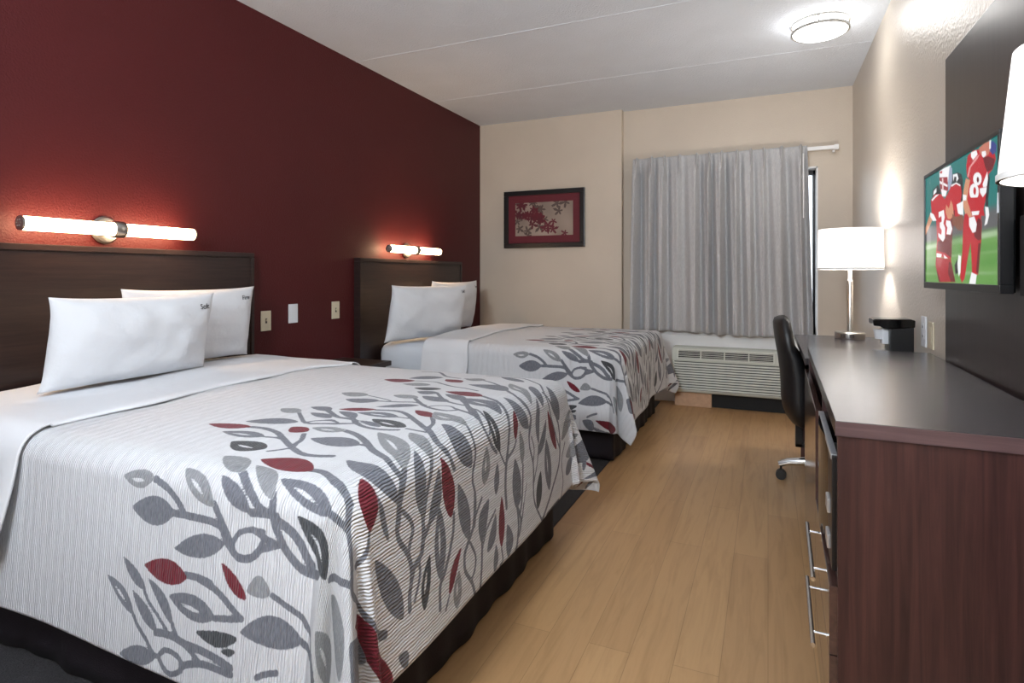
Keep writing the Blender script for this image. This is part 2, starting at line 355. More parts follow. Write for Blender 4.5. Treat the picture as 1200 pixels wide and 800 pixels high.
STEMS = [
 (0.01,[(-0.516,-0.743),(-0.503,-0.746),(-0.484,-0.752),(-0.467,-0.757),(-0.454,-0.763),(-0.443,-0.77),(-0.432,-0.777),(-0.42,-0.786),(-0.41,-0.795),(-0.403,-0.802)]),
 (0.011,[(-0.433,-0.812),(-0.418,-0.812),(-0.395,-0.811),(-0.372,-0.811),(-0.35,-0.81),(-0.327,-0.81),(-0.309,-0.81),(-0.295,-0.812),(-0.285,-0.813),(-0.277,-0.816),(-0.271,-0.822),(-0.267,-0.829),(-0.262,-0.836),(-0.256,-0.843),(-0.25,-0.85),(-0.242,-0.856),(-0.234,-0.862),(-0.226,-0.867),(-0.216,-0.871),(-0.205,-0.871),(-0.193,-0.87),(-0.182,-0.867),(-0.173,-0.862),(-0.164,-0.855),(-0.158,-0.848),(-0.153,-0.841),(-0.15,-0.835),(-0.148,-0.831)]),
 (0.008,[(-0.234,-0.84),(-0.23,-0.834),(-0.225,-0.825),(-0.217,-0.818),(-0.207,-0.813),(-0.195,-0.809),(-0.183,-0.807),(-0.17,-0.806),(-0.157,-0.806),(-0.147,-0.806)]),
 (0.011,[(-0.303,-0.771),(-0.298,-0.777),(-0.292,-0.786),(-0.283,-0.796),(-0.272,-0.809),(-0.26,-0.823),(-0.249,-0.836),(-0.241,-0.846),(-0.236,-0.855),(-0.232,-0.861)]),
 (0.012,[(-0.281,-0.676),(-0.259,-0.691),(-0.228,-0.713),(-0.202,-0.731),(-0.187,-0.742),(-0.177,-0.75),(-0.167,-0.757),(-0.156,-0.761),(-0.145,-0.764),(-0.137,-0.766)]),
 (0.011,[(-0.189,-0.771),(-0.174,-0.769),(-0.154,-0.768),(-0.137,-0.767),(-0.127,-0.767),(-0.119,-0.768),(-0.114,-0.768)]),
 (0.01,[(-0.377,-0.941),(-0.366,-0.94),(-0.35,-0.939),(-0.334,-0.938),(-0.318,-0.939),(-0.303,-0.941),(-0.292,-0.943)]),
 (0.01,[(-0.334,-0.941),(-0.32,-0.943),(-0.3,-0.947),(-0.281,-0.951),(-0.268,-0.956),(-0.256,-0.961),(-0.243,-0.968),(-0.226,-0.977),(-0.207,-0.987),(-0.194,-0.994)]),
 (0.007,[(-0.548,-1.067),(-0.543,-1.072),(-0.536,-1.08),(-0.528,-1.088),(-0.517,-1.096),(-0.505,-1.104),(-0.493,-1.112),(-0.484,-1.12),(-0.476,-1.128),(-0.468,-1.133),(-0.46,-1.137),(-0.452,-1.138),(-0.446,-1.138)]),
 (0.006,[(-0.517,-1.001),(-0.512,-1.008),(-0.504,-1.017),(-0.496,-1.026),(-0.486,-1.033),(-0.475,-1.04),(-0.463,-1.047),(-0.45,-1.057),(-0.436,-1.066),(-0.426,-1.073)]),
 (0.008,[(-0.408,-1.056),(-0.404,-1.063),(-0.396,-1.073),(-0.387,-1.082),(-0.375,-1.087),(-0.36,-1.092),(-0.347,-1.096),(-0.334,-1.102),(-0.321,-1.109),(-0.312,-1.113)]),
 (0.011,[(-0.463,-1.087),(-0.45,-1.085),(-0.432,-1.083),(-0.413,-1.082),(-0.395,-1.083),(-0.375,-1.086),(-0.358,-1.088),(-0.344,-1.088),(-0.331,-1.088),(-0.317,-1.088),(-0.3,-1.089),(-0.281,-1.09),(-0.263,-1.092),(-0.243,-1.094),(-0.224,-1.097),(-0.211,-1.099)]),
 (0.008,[(-0.446,-1.136),(-0.442,-1.131),(-0.435,-1.123),(-0.427,-1.118),(-0.416,-1.116),(-0.404,-1.116),(-0.392,-1.118),(-0.383,-1.12),(-0.375,-1.124),(-0.369,-1.129),(-0.365,-1.134),(-0.364,-1.14),(-0.367,-1.147),(-0.375,-1.153),(-0.387,-1.159),(-0.397,-1.163),(-0.406,-1.164),(-0.413,-1.163),(-0.42,-1.16),(-0.429,-1.155),(-0.437,-1.147),(-0.442,-1.142)]),
 (0.01,[(-0.368,-1.137),(-0.353,-1.131),(-0.333,-1.123),(-0.312,-1.117),(-0.294,-1.114),(-0.276,-1.113),(-0.259,-1.113),(-0.24,-1.112),(-0.222,-1.112),(-0.209,-1.111)]),
 (0.009,[(-0.273,-1.012),(-0.259,-1.009),(-0.24,-1.005),(-0.223,-1.002),(-0.209,-0.998),(-0.197,-0.995),(-0.189,-0.993)]),
 (0.011,[(-0.514,-0.44),(-0.5,-0.439),(-0.482,-0.437),(-0.461,-0.437),(-0.441,-0.441),(-0.419,-0.447),(-0.396,-0.455),(-0.374,-0.467),(-0.352,-0.482),(-0.328,-0.496),(-0.304,-0.511),(-0.279,-0.525),(-0.256,-0.538),(-0.236,-0.548),(-0.218,-0.556),(-0.202,-0.561),(-0.188,-0.563),(-0.176,-0.562),(-0.163,-0.56),(-0.148,-0.556),(-0.134,-0.55),(-0.123,-0.546)]),
 (0.006,[(-0.398,-0.496),(-0.389,-0.495),(-0.376,-0.493),(-0.363,-0.492),(-0.35,-0.493),(-0.337,-0.495),(-0.328,-0.496)]),
 (0.006,[(-0.303,-0.577),(-0.298,-0.573),(-0.291,-0.568),(-0.284,-0.562),(-0.277,-0.555),(-0.271,-0.547),(-0.267,-0.542)]),
 (0.009,[(-0.317,-0.436),(-0.309,-0.447),(-0.298,-0.461),(-0.288,-0.476),(-0.282,-0.489),(-0.279,-0.501),(-0.274,-0.513),(-0.268,-0.524),(-0.262,-0.534),(-0.257,-0.54)]),
 (0.012,[(-0.106,-0.635),(-0.097,-0.635),(-0.084,-0.634),(-0.068,-0.637),(-0.048,-0.646),(-0.025,-0.658),(-0.004,-0.67),(0.015,-0.68),(0.033,-0.69),(0.047,-0.697),(0.057,-0.7),(0.064,-0.701),(0.068,-0.702)]),
 (0.008,[(-0.523,-0.246),(-0.503,-0.263),(-0.474,-0.288),(-0.448,-0.31),(-0.426,-0.329),(-0.406,-0.345),(-0.387,-0.355),(-0.369,-0.356),(-0.352,-0.351),(-0.332,-0.342),(-0.301,-0.327),(-0.267,-0.309),(-0.243,-0.296)]),
 (0.007,[(-0.428,-0.211),(-0.403,-0.229),(-0.367,-0.253),(-0.336,-0.27),(-0.315,-0.273),(-0.298,-0.268),(-0.286,-0.265)]),
 (0.006,[(-0.388,-0.346),(-0.386,-0.342),(-0.382,-0.335),(-0.375,-0.329),(-0.362,-0.322),(-0.346,-0.314),(-0.332,-0.31),(-0.319,-0.311),(-0.307,-0.315),(-0.3,-0.319)]),
 (0.013,[(-0.028,-0.657),(-0.015,-0.665),(0.005,-0.675),(0.024,-0.685),(0.039,-0.692),(0.053,-0.698),(0.067,-0.707),(0.079,-0.719),(0.09,-0.733),(0.102,-0.746),(0.114,-0.755),(0.126,-0.762),(0.139,-0.77),(0.153,-0.78),(0.168,-0.791),(0.182,-0.801),(0.193,-0.813),(0.203,-0.825),(0.209,-0.834)]),
 (0.013,[(0.207,-0.832),(0.213,-0.836),(0.221,-0.843),(0.232,-0.842),(0.248,-0.83),(0.268,-0.811),(0.286,-0.792),(0.299,-0.778),(0.309,-0.763),(0.321,-0.742),(0.338,-0.707),(0.356,-0.666),(0.368,-0.637)]),
 (0.01,[(0.037,-0.746),(0.047,-0.749),(0.062,-0.752),(0.076,-0.755),(0.088,-0.756),(0.1,-0.756),(0.108,-0.756)]),
 (0.009,[(0.142,-0.667),(0.149,-0.671),(0.158,-0.678),(0.168,-0.687),(0.176,-0.698),(0.185,-0.712),(0.191,-0.727),(0.195,-0.745),(0.196,-0.764),(0.197,-0.777)]),
 (0.011,[(0.209,-0.834),(0.197,-0.841),(0.179,-0.85),(0.159,-0.859),(0.136,-0.864),(0.111,-0.868),(0.093,-0.871)]),
 (0.012,[(-0.156,-0.705),(-0.15,-0.713),(-0.141,-0.725),(-0.133,-0.737),(-0.129,-0.75),(-0.127,-0.764),(-0.123,-0.776),(-0.117,-0.788),(-0.109,-0.799),(-0.101,-0.808),(-0.095,-0.815),(-0.09,-0.821),(-0.084,-0.828),(-0.074,-0.836),(-0.063,-0.844),(-0.051,-0.851),(-0.041,-0.856),(-0.03,-0.86),(-0.018,-0.862),(-0.001,-0.863),(0.019,-0.862),(0.033,-0.862)]),
 (0.013,[(-0.113,-0.777),(-0.102,-0.78),(-0.086,-0.785),(-0.072,-0.791),(-0.061,-0.797),(-0.051,-0.804),(-0.042,-0.811),(-0.035,-0.82),(-0.028,-0.828),(-0.022,-0.836),(-0.015,-0.843),(-0.008,-0.848),(-0.003,-0.852)]),
 (0.009,[(-0.179,-0.805),(-0.171,-0.808),(-0.158,-0.812),(-0.147,-0.816),(-0.135,-0.819),(-0.125,-0.821),(-0.117,-0.822)]),
 (0.01,[(-0.152,-0.841),(-0.144,-0.839),(-0.132,-0.835),(-0.122,-0.832),(-0.112,-0.828),(-0.104,-0.825),(-0.098,-0.823)]),
 (0.008,[(-0.116,-0.925),(-0.104,-0.928),(-0.088,-0.932),(-0.072,-0.937),(-0.054,-0.941),(-0.036,-0.946),(-0.021,-0.95),(-0.014,-0.956),(-0.01,-0.961),(-0.003,-0.967),(0.01,-0.974),(0.027,-0.982),(0.042,-0.991),(0.057,-1.002),(0.071,-1.015),(0.083,-1.027),(0.093,-1.038),(0.102,-1.049),(0.108,-1.056)]),
 (0.009,[(-0.017,-0.996),(-0.007,-1.0),(0.006,-1.005),(0.021,-1.009),(0.038,-1.01),(0.056,-1.011),(0.068,-1.011)]),
 (0.008,[(-0.133,-1.096),(-0.126,-1.092),(-0.117,-1.087),(-0.107,-1.082),(-0.096,-1.078),(-0.084,-1.074),(-0.076,-1.071)]),
 (0.012,[(-0.242,-0.366),(-0.227,-0.37),(-0.205,-0.376),(-0.182,-0.385),(-0.16,-0.397),(-0.138,-0.411),(-0.117,-0.426),(-0.097,-0.442),(-0.077,-0.459),(-0.056,-0.475),(-0.033,-0.489),(-0.009,-0.502),(0.012,-0.512),(0.026,-0.519),(0.037,-0.523),(0.047,-0.525),(0.057,-0.525),(0.065,-0.522),(0.074,-0.522),(0.081,-0.525),(0.088,-0.531),(0.097,-0.537),(0.106,-0.542),(0.117,-0.547),(0.128,-0.552),(0.141,-0.555),(0.154,-0.559),(0.163,-0.561)]),
 (0.008,[(-0.118,-0.451),(-0.111,-0.45),(-0.101,-0.45),(-0.092,-0.452),(-0.082,-0.456),(-0.073,-0.462),(-0.067,-0.466)]),
 (0.011,[(0.055,-0.494),(0.062,-0.501),(0.072,-0.511),(0.082,-0.521),(0.092,-0.529),(0.101,-0.537),(0.107,-0.542)]),
 (0.008,[(0.072,-0.387),(0.078,-0.393),(0.088,-0.401),(0.099,-0.41),(0.112,-0.419),(0.127,-0.429),(0.142,-0.437),(0.157,-0.445),(0.172,-0.452),(0.183,-0.457)]),
 (0.009,[(-0.021,-0.275),(-0.006,-0.288),(0.015,-0.305),(0.034,-0.317),(0.048,-0.319),(0.06,-0.315),(0.072,-0.311),(0.085,-0.308),(0.097,-0.305),(0.107,-0.302),(0.113,-0.299),(0.116,-0.297),(0.118,-0.295)]),
 (0.007,[(0.028,-0.15),(0.041,-0.154),(0.059,-0.161),(0.077,-0.166),(0.092,-0.168),(0.105,-0.169),(0.119,-0.171),(0.131,-0.177),(0.142,-0.184),(0.153,-0.191),(0.163,-0.196),(0.172,-0.199),(0.183,-0.201),(0.195,-0.198),(0.209,-0.193),(0.227,-0.191),(0.252,-0.196),(0.281,-0.204),(0.302,-0.211)]),
 (0.007,[(-0.074,-0.162),(-0.063,-0.177),(-0.048,-0.199),(-0.036,-0.219),(-0.03,-0.234),(-0.026,-0.248),(-0.022,-0.26),(-0.017,-0.273),(-0.012,-0.284),(-0.009,-0.292)]),
 (0.009,[(0.102,-0.551),(0.11,-0.551),(0.121,-0.55),(0.133,-0.552),(0.144,-0.556),(0.156,-0.562),(0.167,-0.566),(0.177,-0.567),(0.188,-0.566),(0.199,-0.562),(0.211,-0.555),(0.224,-0.545),(0.237,-0.537),(0.249,-0.531),(0.262,-0.528),(0.273,-0.526),(0.284,-0.526),(0.294,-0.528),(0.303,-0.531),(0.313,-0.534),(0.322,-0.539),(0.332,-0.542),(0.343,-0.544),(0.354,-0.545),(0.363,-0.546)]),
 (0.008,[(0.141,-0.54),(0.148,-0.533),(0.158,-0.523),(0.169,-0.515),(0.178,-0.51),(0.188,-0.507),(0.197,-0.507),(0.204,-0.51),(0.212,-0.517),(0.219,-0.522),(0.226,-0.526),(0.232,-0.529),(0.237,-0.531)]),
 (0.01,[(0.168,-0.462),(0.181,-0.462),(0.199,-0.463),(0.216,-0.465),(0.233,-0.469),(0.249,-0.474),(0.262,-0.481),(0.269,-0.492),(0.274,-0.505),(0.278,-0.515),(0.285,-0.521),(0.292,-0.524),(0.297,-0.526)]),
 (0.009,[(0.188,-0.416),(0.195,-0.422),(0.204,-0.431),(0.213,-0.441),(0.222,-0.452),(0.231,-0.463),(0.237,-0.471)]),
 (0.006,[(0.268,-0.495),(0.278,-0.494),(0.292,-0.493),(0.308,-0.496),(0.324,-0.505),(0.341,-0.517),(0.353,-0.526)]),
 (0.008,[(0.229,-0.317),(0.24,-0.32),(0.257,-0.324),(0.273,-0.33),(0.287,-0.338),(0.3,-0.347),(0.313,-0.356),(0.327,-0.367),(0.34,-0.379),(0.351,-0.39),(0.359,-0.4),(0.364,-0.409),(0.373,-0.416),(0.39,-0.42),(0.409,-0.423),(0.423,-0.425)]),
 (0.005,[(0.412,-0.376),(0.419,-0.383),(0.43,-0.393),(0.438,-0.4)]),
 (0.008,[(0.223,-0.195),(0.235,-0.197),(0.252,-0.201),(0.268,-0.205),(0.28,-0.209),(0.292,-0.213),(0.302,-0.22),(0.311,-0.229),(0.319,-0.239),(0.326,-0.25),(0.335,-0.261),(0.343,-0.273),(0.353,-0.281),(0.366,-0.285),(0.379,-0.287),(0.394,-0.285),(0.408,-0.277),(0.423,-0.265),(0.437,-0.255),(0.451,-0.249),(0.465,-0.246),(0.474,-0.244)]),
 (0.006,[(0.336,-0.244),(0.348,-0.237),(0.366,-0.227),(0.382,-0.221),(0.394,-0.222),(0.405,-0.227),(0.415,-0.233),(0.421,-0.24),(0.426,-0.248),(0.429,-0.254)]),
 (0.007,[(0.359,-0.176),(0.374,-0.179),(0.397,-0.184),(0.419,-0.189),(0.439,-0.196),(0.46,-0.204),(0.474,-0.21)]),
 (0.005,[(0.307,-0.075),(0.316,-0.094),(0.329,-0.122),(0.343,-0.145),(0.359,-0.161),(0.377,-0.174),(0.389,-0.182)]),
 (0.006,[(0.287,-0.216),(0.282,-0.208),(0.275,-0.197),(0.267,-0.185),(0.259,-0.174),(0.25,-0.162),(0.244,-0.154)]),
 (0.005,[(0.427,-0.059),(0.438,-0.058),(0.453,-0.056),(0.465,-0.057),(0.47,-0.064),(0.472,-0.073),(0.473,-0.08)]),
 (0.008,[(0.353,0.076),(0.367,0.077),(0.387,0.077),(0.408,0.075),(0.427,0.068),(0.447,0.059),(0.462,0.05),(0.47,0.045),(0.473,0.04),(0.475,0.037)]),
 (0.005,[(0.362,0.13),(0.371,0.125),(0.383,0.118),(0.397,0.109),(0.413,0.096),(0.431,0.082),(0.443,0.071)]),
 (0.008,[(-0.121,0.096),(-0.096,0.069),(-0.061,0.03),(-0.027,-0.006),(0.002,-0.036),(0.029,-0.062),(0.052,-0.08),(0.072,-0.085),(0.088,-0.081),(0.104,-0.074),(0.121,-0.062),(0.136,-0.046),(0.147,-0.034)]),
 (0.006,[(-0.027,-0.006),(-0.009,-0.014),(0.017,-0.026),(0.038,-0.035),(0.051,-0.038),(0.06,-0.038),(0.068,-0.041),(0.076,-0.049),(0.083,-0.058),(0.089,-0.065)]),
 (0.01,[(-0.073,0.171),(-0.051,0.157),(-0.02,0.137),(0.007,0.12),(0.025,0.111),(0.039,0.106),(0.054,0.099),(0.069,0.092),(0.083,0.083),(0.098,0.076),(0.113,0.07),(0.128,0.064),(0.145,0.057),(0.164,0.047),(0.185,0.035),(0.206,0.024),(0.227,0.016),(0.248,0.01),(0.268,0.005),(0.29,0.002),(0.312,0.001),(0.327,-0.0)]),
 (0.005,[(0.153,-0.011),(0.162,-0.006),(0.175,0.002),(0.186,0.009),(0.195,0.015),(0.202,0.02),(0.206,0.024)]),
 (0.006,[(0.149,0.119),(0.155,0.113),(0.164,0.103),(0.171,0.092),(0.176,0.08),(0.179,0.067),(0.183,0.055),(0.186,0.046),(0.19,0.039),(0.193,0.034)]),
 (0.007,[(0.018,0.251),(0.029,0.253),(0.046,0.254),(0.063,0.256),(0.078,0.258),(0.094,0.26),(0.109,0.259),(0.123,0.252),(0.135,0.242),(0.149,0.234),(0.166,0.229),(0.183,0.226),(0.202,0.226),(0.222,0.232),(0.244,0.24),(0.266,0.244),(0.292,0.24),(0.318,0.231),(0.342,0.225),(0.361,0.221),(0.378,0.221),(0.397,0.225),(0.424,0.241),(0.453,0.262),(0.474,0.277)]),
 (0.005,[(0.172,0.251),(0.185,0.256),(0.202,0.263),(0.218,0.265),(0.232,0.261),(0.245,0.253),(0.254,0.247)]),
 (0.008,[(0.052,0.451),(0.064,0.456),(0.082,0.464),(0.103,0.476),(0.129,0.495),(0.159,0.519),(0.188,0.537),(0.217,0.543),(0.245,0.544),(0.272,0.54),(0.299,0.535),(0.324,0.526),(0.346,0.512),(0.365,0.49),(0.382,0.463),(0.396,0.437),(0.409,0.417),(0.42,0.398),(0.432,0.376),(0.447,0.343),(0.463,0.306),(0.474,0.279)]),
 (0.005,[(0.282,0.602),(0.297,0.585),(0.318,0.562),(0.342,0.546),(0.369,0.544),(0.398,0.548),(0.424,0.548),(0.445,0.536),(0.463,0.52),(0.475,0.508)]),
 (0.007,[(0.473,0.481),(0.473,0.466),(0.473,0.445),(0.473,0.421),(0.474,0.39),(0.474,0.357),(0.475,0.333)]),
 (0.007,[(0.238,0.155),(0.264,0.147),(0.301,0.136),(0.332,0.125),(0.353,0.114),(0.368,0.104),(0.378,0.096)]),
 (0.005,[(0.212,0.31),(0.226,0.305),(0.247,0.297),(0.267,0.286),(0.287,0.27),(0.308,0.25),(0.323,0.236)]),
 (0.007,[(0.348,0.076),(0.36,0.082),(0.377,0.09),(0.393,0.094),(0.407,0.093),(0.419,0.089),(0.428,0.085)]),
 (0.004,[(0.307,0.169),(0.321,0.159),(0.342,0.145),(0.362,0.131),(0.381,0.117),(0.399,0.105),(0.412,0.096)]),
 (0.005,[(-0.458,0.025),(-0.441,0.02),(-0.417,0.012),(-0.393,0.004),(-0.369,-0.004),(-0.345,-0.013),(-0.328,-0.02)]),
 (0.008,[(-0.362,-0.04),(-0.34,-0.036),(-0.311,-0.03),(-0.284,-0.024),(-0.265,-0.017),(-0.249,-0.011),(-0.232,-0.009),(-0.213,-0.016),(-0.193,-0.028),(-0.179,-0.036)]),
 (0.009,[(-0.318,-0.229),(-0.304,-0.246),(-0.283,-0.27),(-0.262,-0.291),(-0.24,-0.304),(-0.218,-0.314),(-0.197,-0.321),(-0.176,-0.325),(-0.156,-0.327),(-0.138,-0.326),(-0.12,-0.323),(-0.103,-0.318),(-0.092,-0.315)]),
 (0.01,[(-0.462,-0.195),(-0.443,-0.208),(-0.416,-0.225),(-0.392,-0.24),(-0.374,-0.252),(-0.358,-0.263),(-0.341,-0.27),(-0.321,-0.272),(-0.299,-0.27),(-0.282,-0.271),(-0.27,-0.277),(-0.262,-0.285),(-0.257,-0.29)]),
 (0.006,[(-0.329,-0.342),(-0.322,-0.34),(-0.313,-0.337),(-0.301,-0.332),(-0.286,-0.323),(-0.27,-0.313),(-0.258,-0.305)]),
 (0.006,[(-0.353,-0.315),(-0.35,-0.311),(-0.344,-0.305),(-0.337,-0.302),(-0.327,-0.305),(-0.315,-0.311),(-0.307,-0.315)]),
 (0.006,[(-0.172,-0.2),(-0.161,-0.2),(-0.145,-0.2),(-0.133,-0.2)]),
 (0.011,[(-0.287,-0.151),(-0.273,-0.146),(-0.253,-0.139),(-0.234,-0.136),(-0.217,-0.137),(-0.2,-0.142),(-0.182,-0.151),(-0.16,-0.166),(-0.135,-0.186),(-0.112,-0.206),(-0.089,-0.225),(-0.067,-0.243),(-0.048,-0.26),(-0.031,-0.273),(-0.017,-0.284),(-0.004,-0.294),(0.01,-0.307),(0.024,-0.318),(0.037,-0.326),(0.051,-0.325),(0.064,-0.32),(0.073,-0.316)]),
 (0.009,[(-0.288,0.061),(-0.269,0.041),(-0.241,0.013),(-0.216,-0.011),(-0.198,-0.028),(-0.182,-0.041),(-0.166,-0.051),(-0.149,-0.059),(-0.132,-0.065),(-0.117,-0.069),(-0.102,-0.071),(-0.089,-0.072),(-0.078,-0.07),(-0.067,-0.064),(-0.058,-0.056),(-0.053,-0.05)]),
 (0.006,[(-0.078,-0.296),(-0.068,-0.298),(-0.054,-0.301),(-0.04,-0.303),(-0.026,-0.304),(-0.013,-0.306),(-0.004,-0.307)]),
 (0.008,[(-0.076,-0.164),(-0.064,-0.181),(-0.046,-0.205),(-0.033,-0.226),(-0.028,-0.242),(-0.026,-0.255),(-0.026,-0.264)]),
 (0.006,[(-0.162,-0.05),(-0.159,-0.041),(-0.154,-0.029),(-0.147,-0.019),(-0.134,-0.013),(-0.119,-0.009),(-0.103,-0.009),(-0.087,-0.018),(-0.072,-0.032),(-0.061,-0.042)]),
 (0.008,[(-0.252,0.155),(-0.232,0.133),(-0.204,0.102),(-0.178,0.076),(-0.158,0.06),(-0.14,0.048),(-0.121,0.039),(-0.1,0.031),(-0.078,0.024),(-0.062,0.02)]),
 (0.011,[(-0.128,0.121),(-0.112,0.1),(-0.09,0.071),(-0.068,0.04),(-0.044,0.006),(-0.019,-0.028),(0.001,-0.054),(0.016,-0.067),(0.027,-0.072),(0.034,-0.074)]),
 (0.008,[(-0.067,-0.035),(-0.053,-0.042),(-0.034,-0.052),(-0.018,-0.061),(-0.005,-0.067),(0.005,-0.072),(0.012,-0.075)]),
 (0.007,[(-0.474,0.352),(-0.452,0.357),(-0.42,0.363),(-0.391,0.365),(-0.372,0.359),(-0.355,0.348),(-0.337,0.336),(-0.315,0.323),(-0.292,0.308),(-0.268,0.297),(-0.247,0.29),(-0.225,0.287),(-0.204,0.282),(-0.179,0.273),(-0.154,0.263),(-0.137,0.256)]),
 (0.009,[(-0.593,0.596),(-0.575,0.609),(-0.55,0.625),(-0.523,0.627),(-0.495,0.602),(-0.464,0.564),(-0.434,0.533),(-0.402,0.518),(-0.371,0.51),(-0.349,0.505)]),
 (0.008,[(-0.324,0.505),(-0.299,0.504),(-0.264,0.501),(-0.228,0.492),(-0.195,0.473),(-0.162,0.448),(-0.127,0.416),(-0.089,0.373),(-0.051,0.324),(-0.018,0.285),(0.005,0.263),(0.021,0.252),(0.037,0.245),(0.052,0.244),(0.066,0.248),(0.079,0.252),(0.092,0.256),(0.105,0.26),(0.118,0.26),(0.134,0.252),(0.151,0.239),(0.163,0.23)]),
 (0.006,[(-0.288,0.637),(-0.264,0.638),(-0.23,0.64),(-0.197,0.642),(-0.169,0.648),(-0.142,0.653),(-0.113,0.646),(-0.078,0.619),(-0.04,0.579),(-0.008,0.541),(0.018,0.508),(0.038,0.477),(0.058,0.456),(0.077,0.447),(0.095,0.447),(0.117,0.452),(0.145,0.461),(0.177,0.476),(0.208,0.491),(0.24,0.507),(0.271,0.524),(0.292,0.536)]),
 (0.008,[(-0.108,-1.151),(-0.092,-1.158),(-0.069,-1.167),(-0.047,-1.173),(-0.029,-1.175),(-0.013,-1.174),(-0.002,-1.174)]),
]
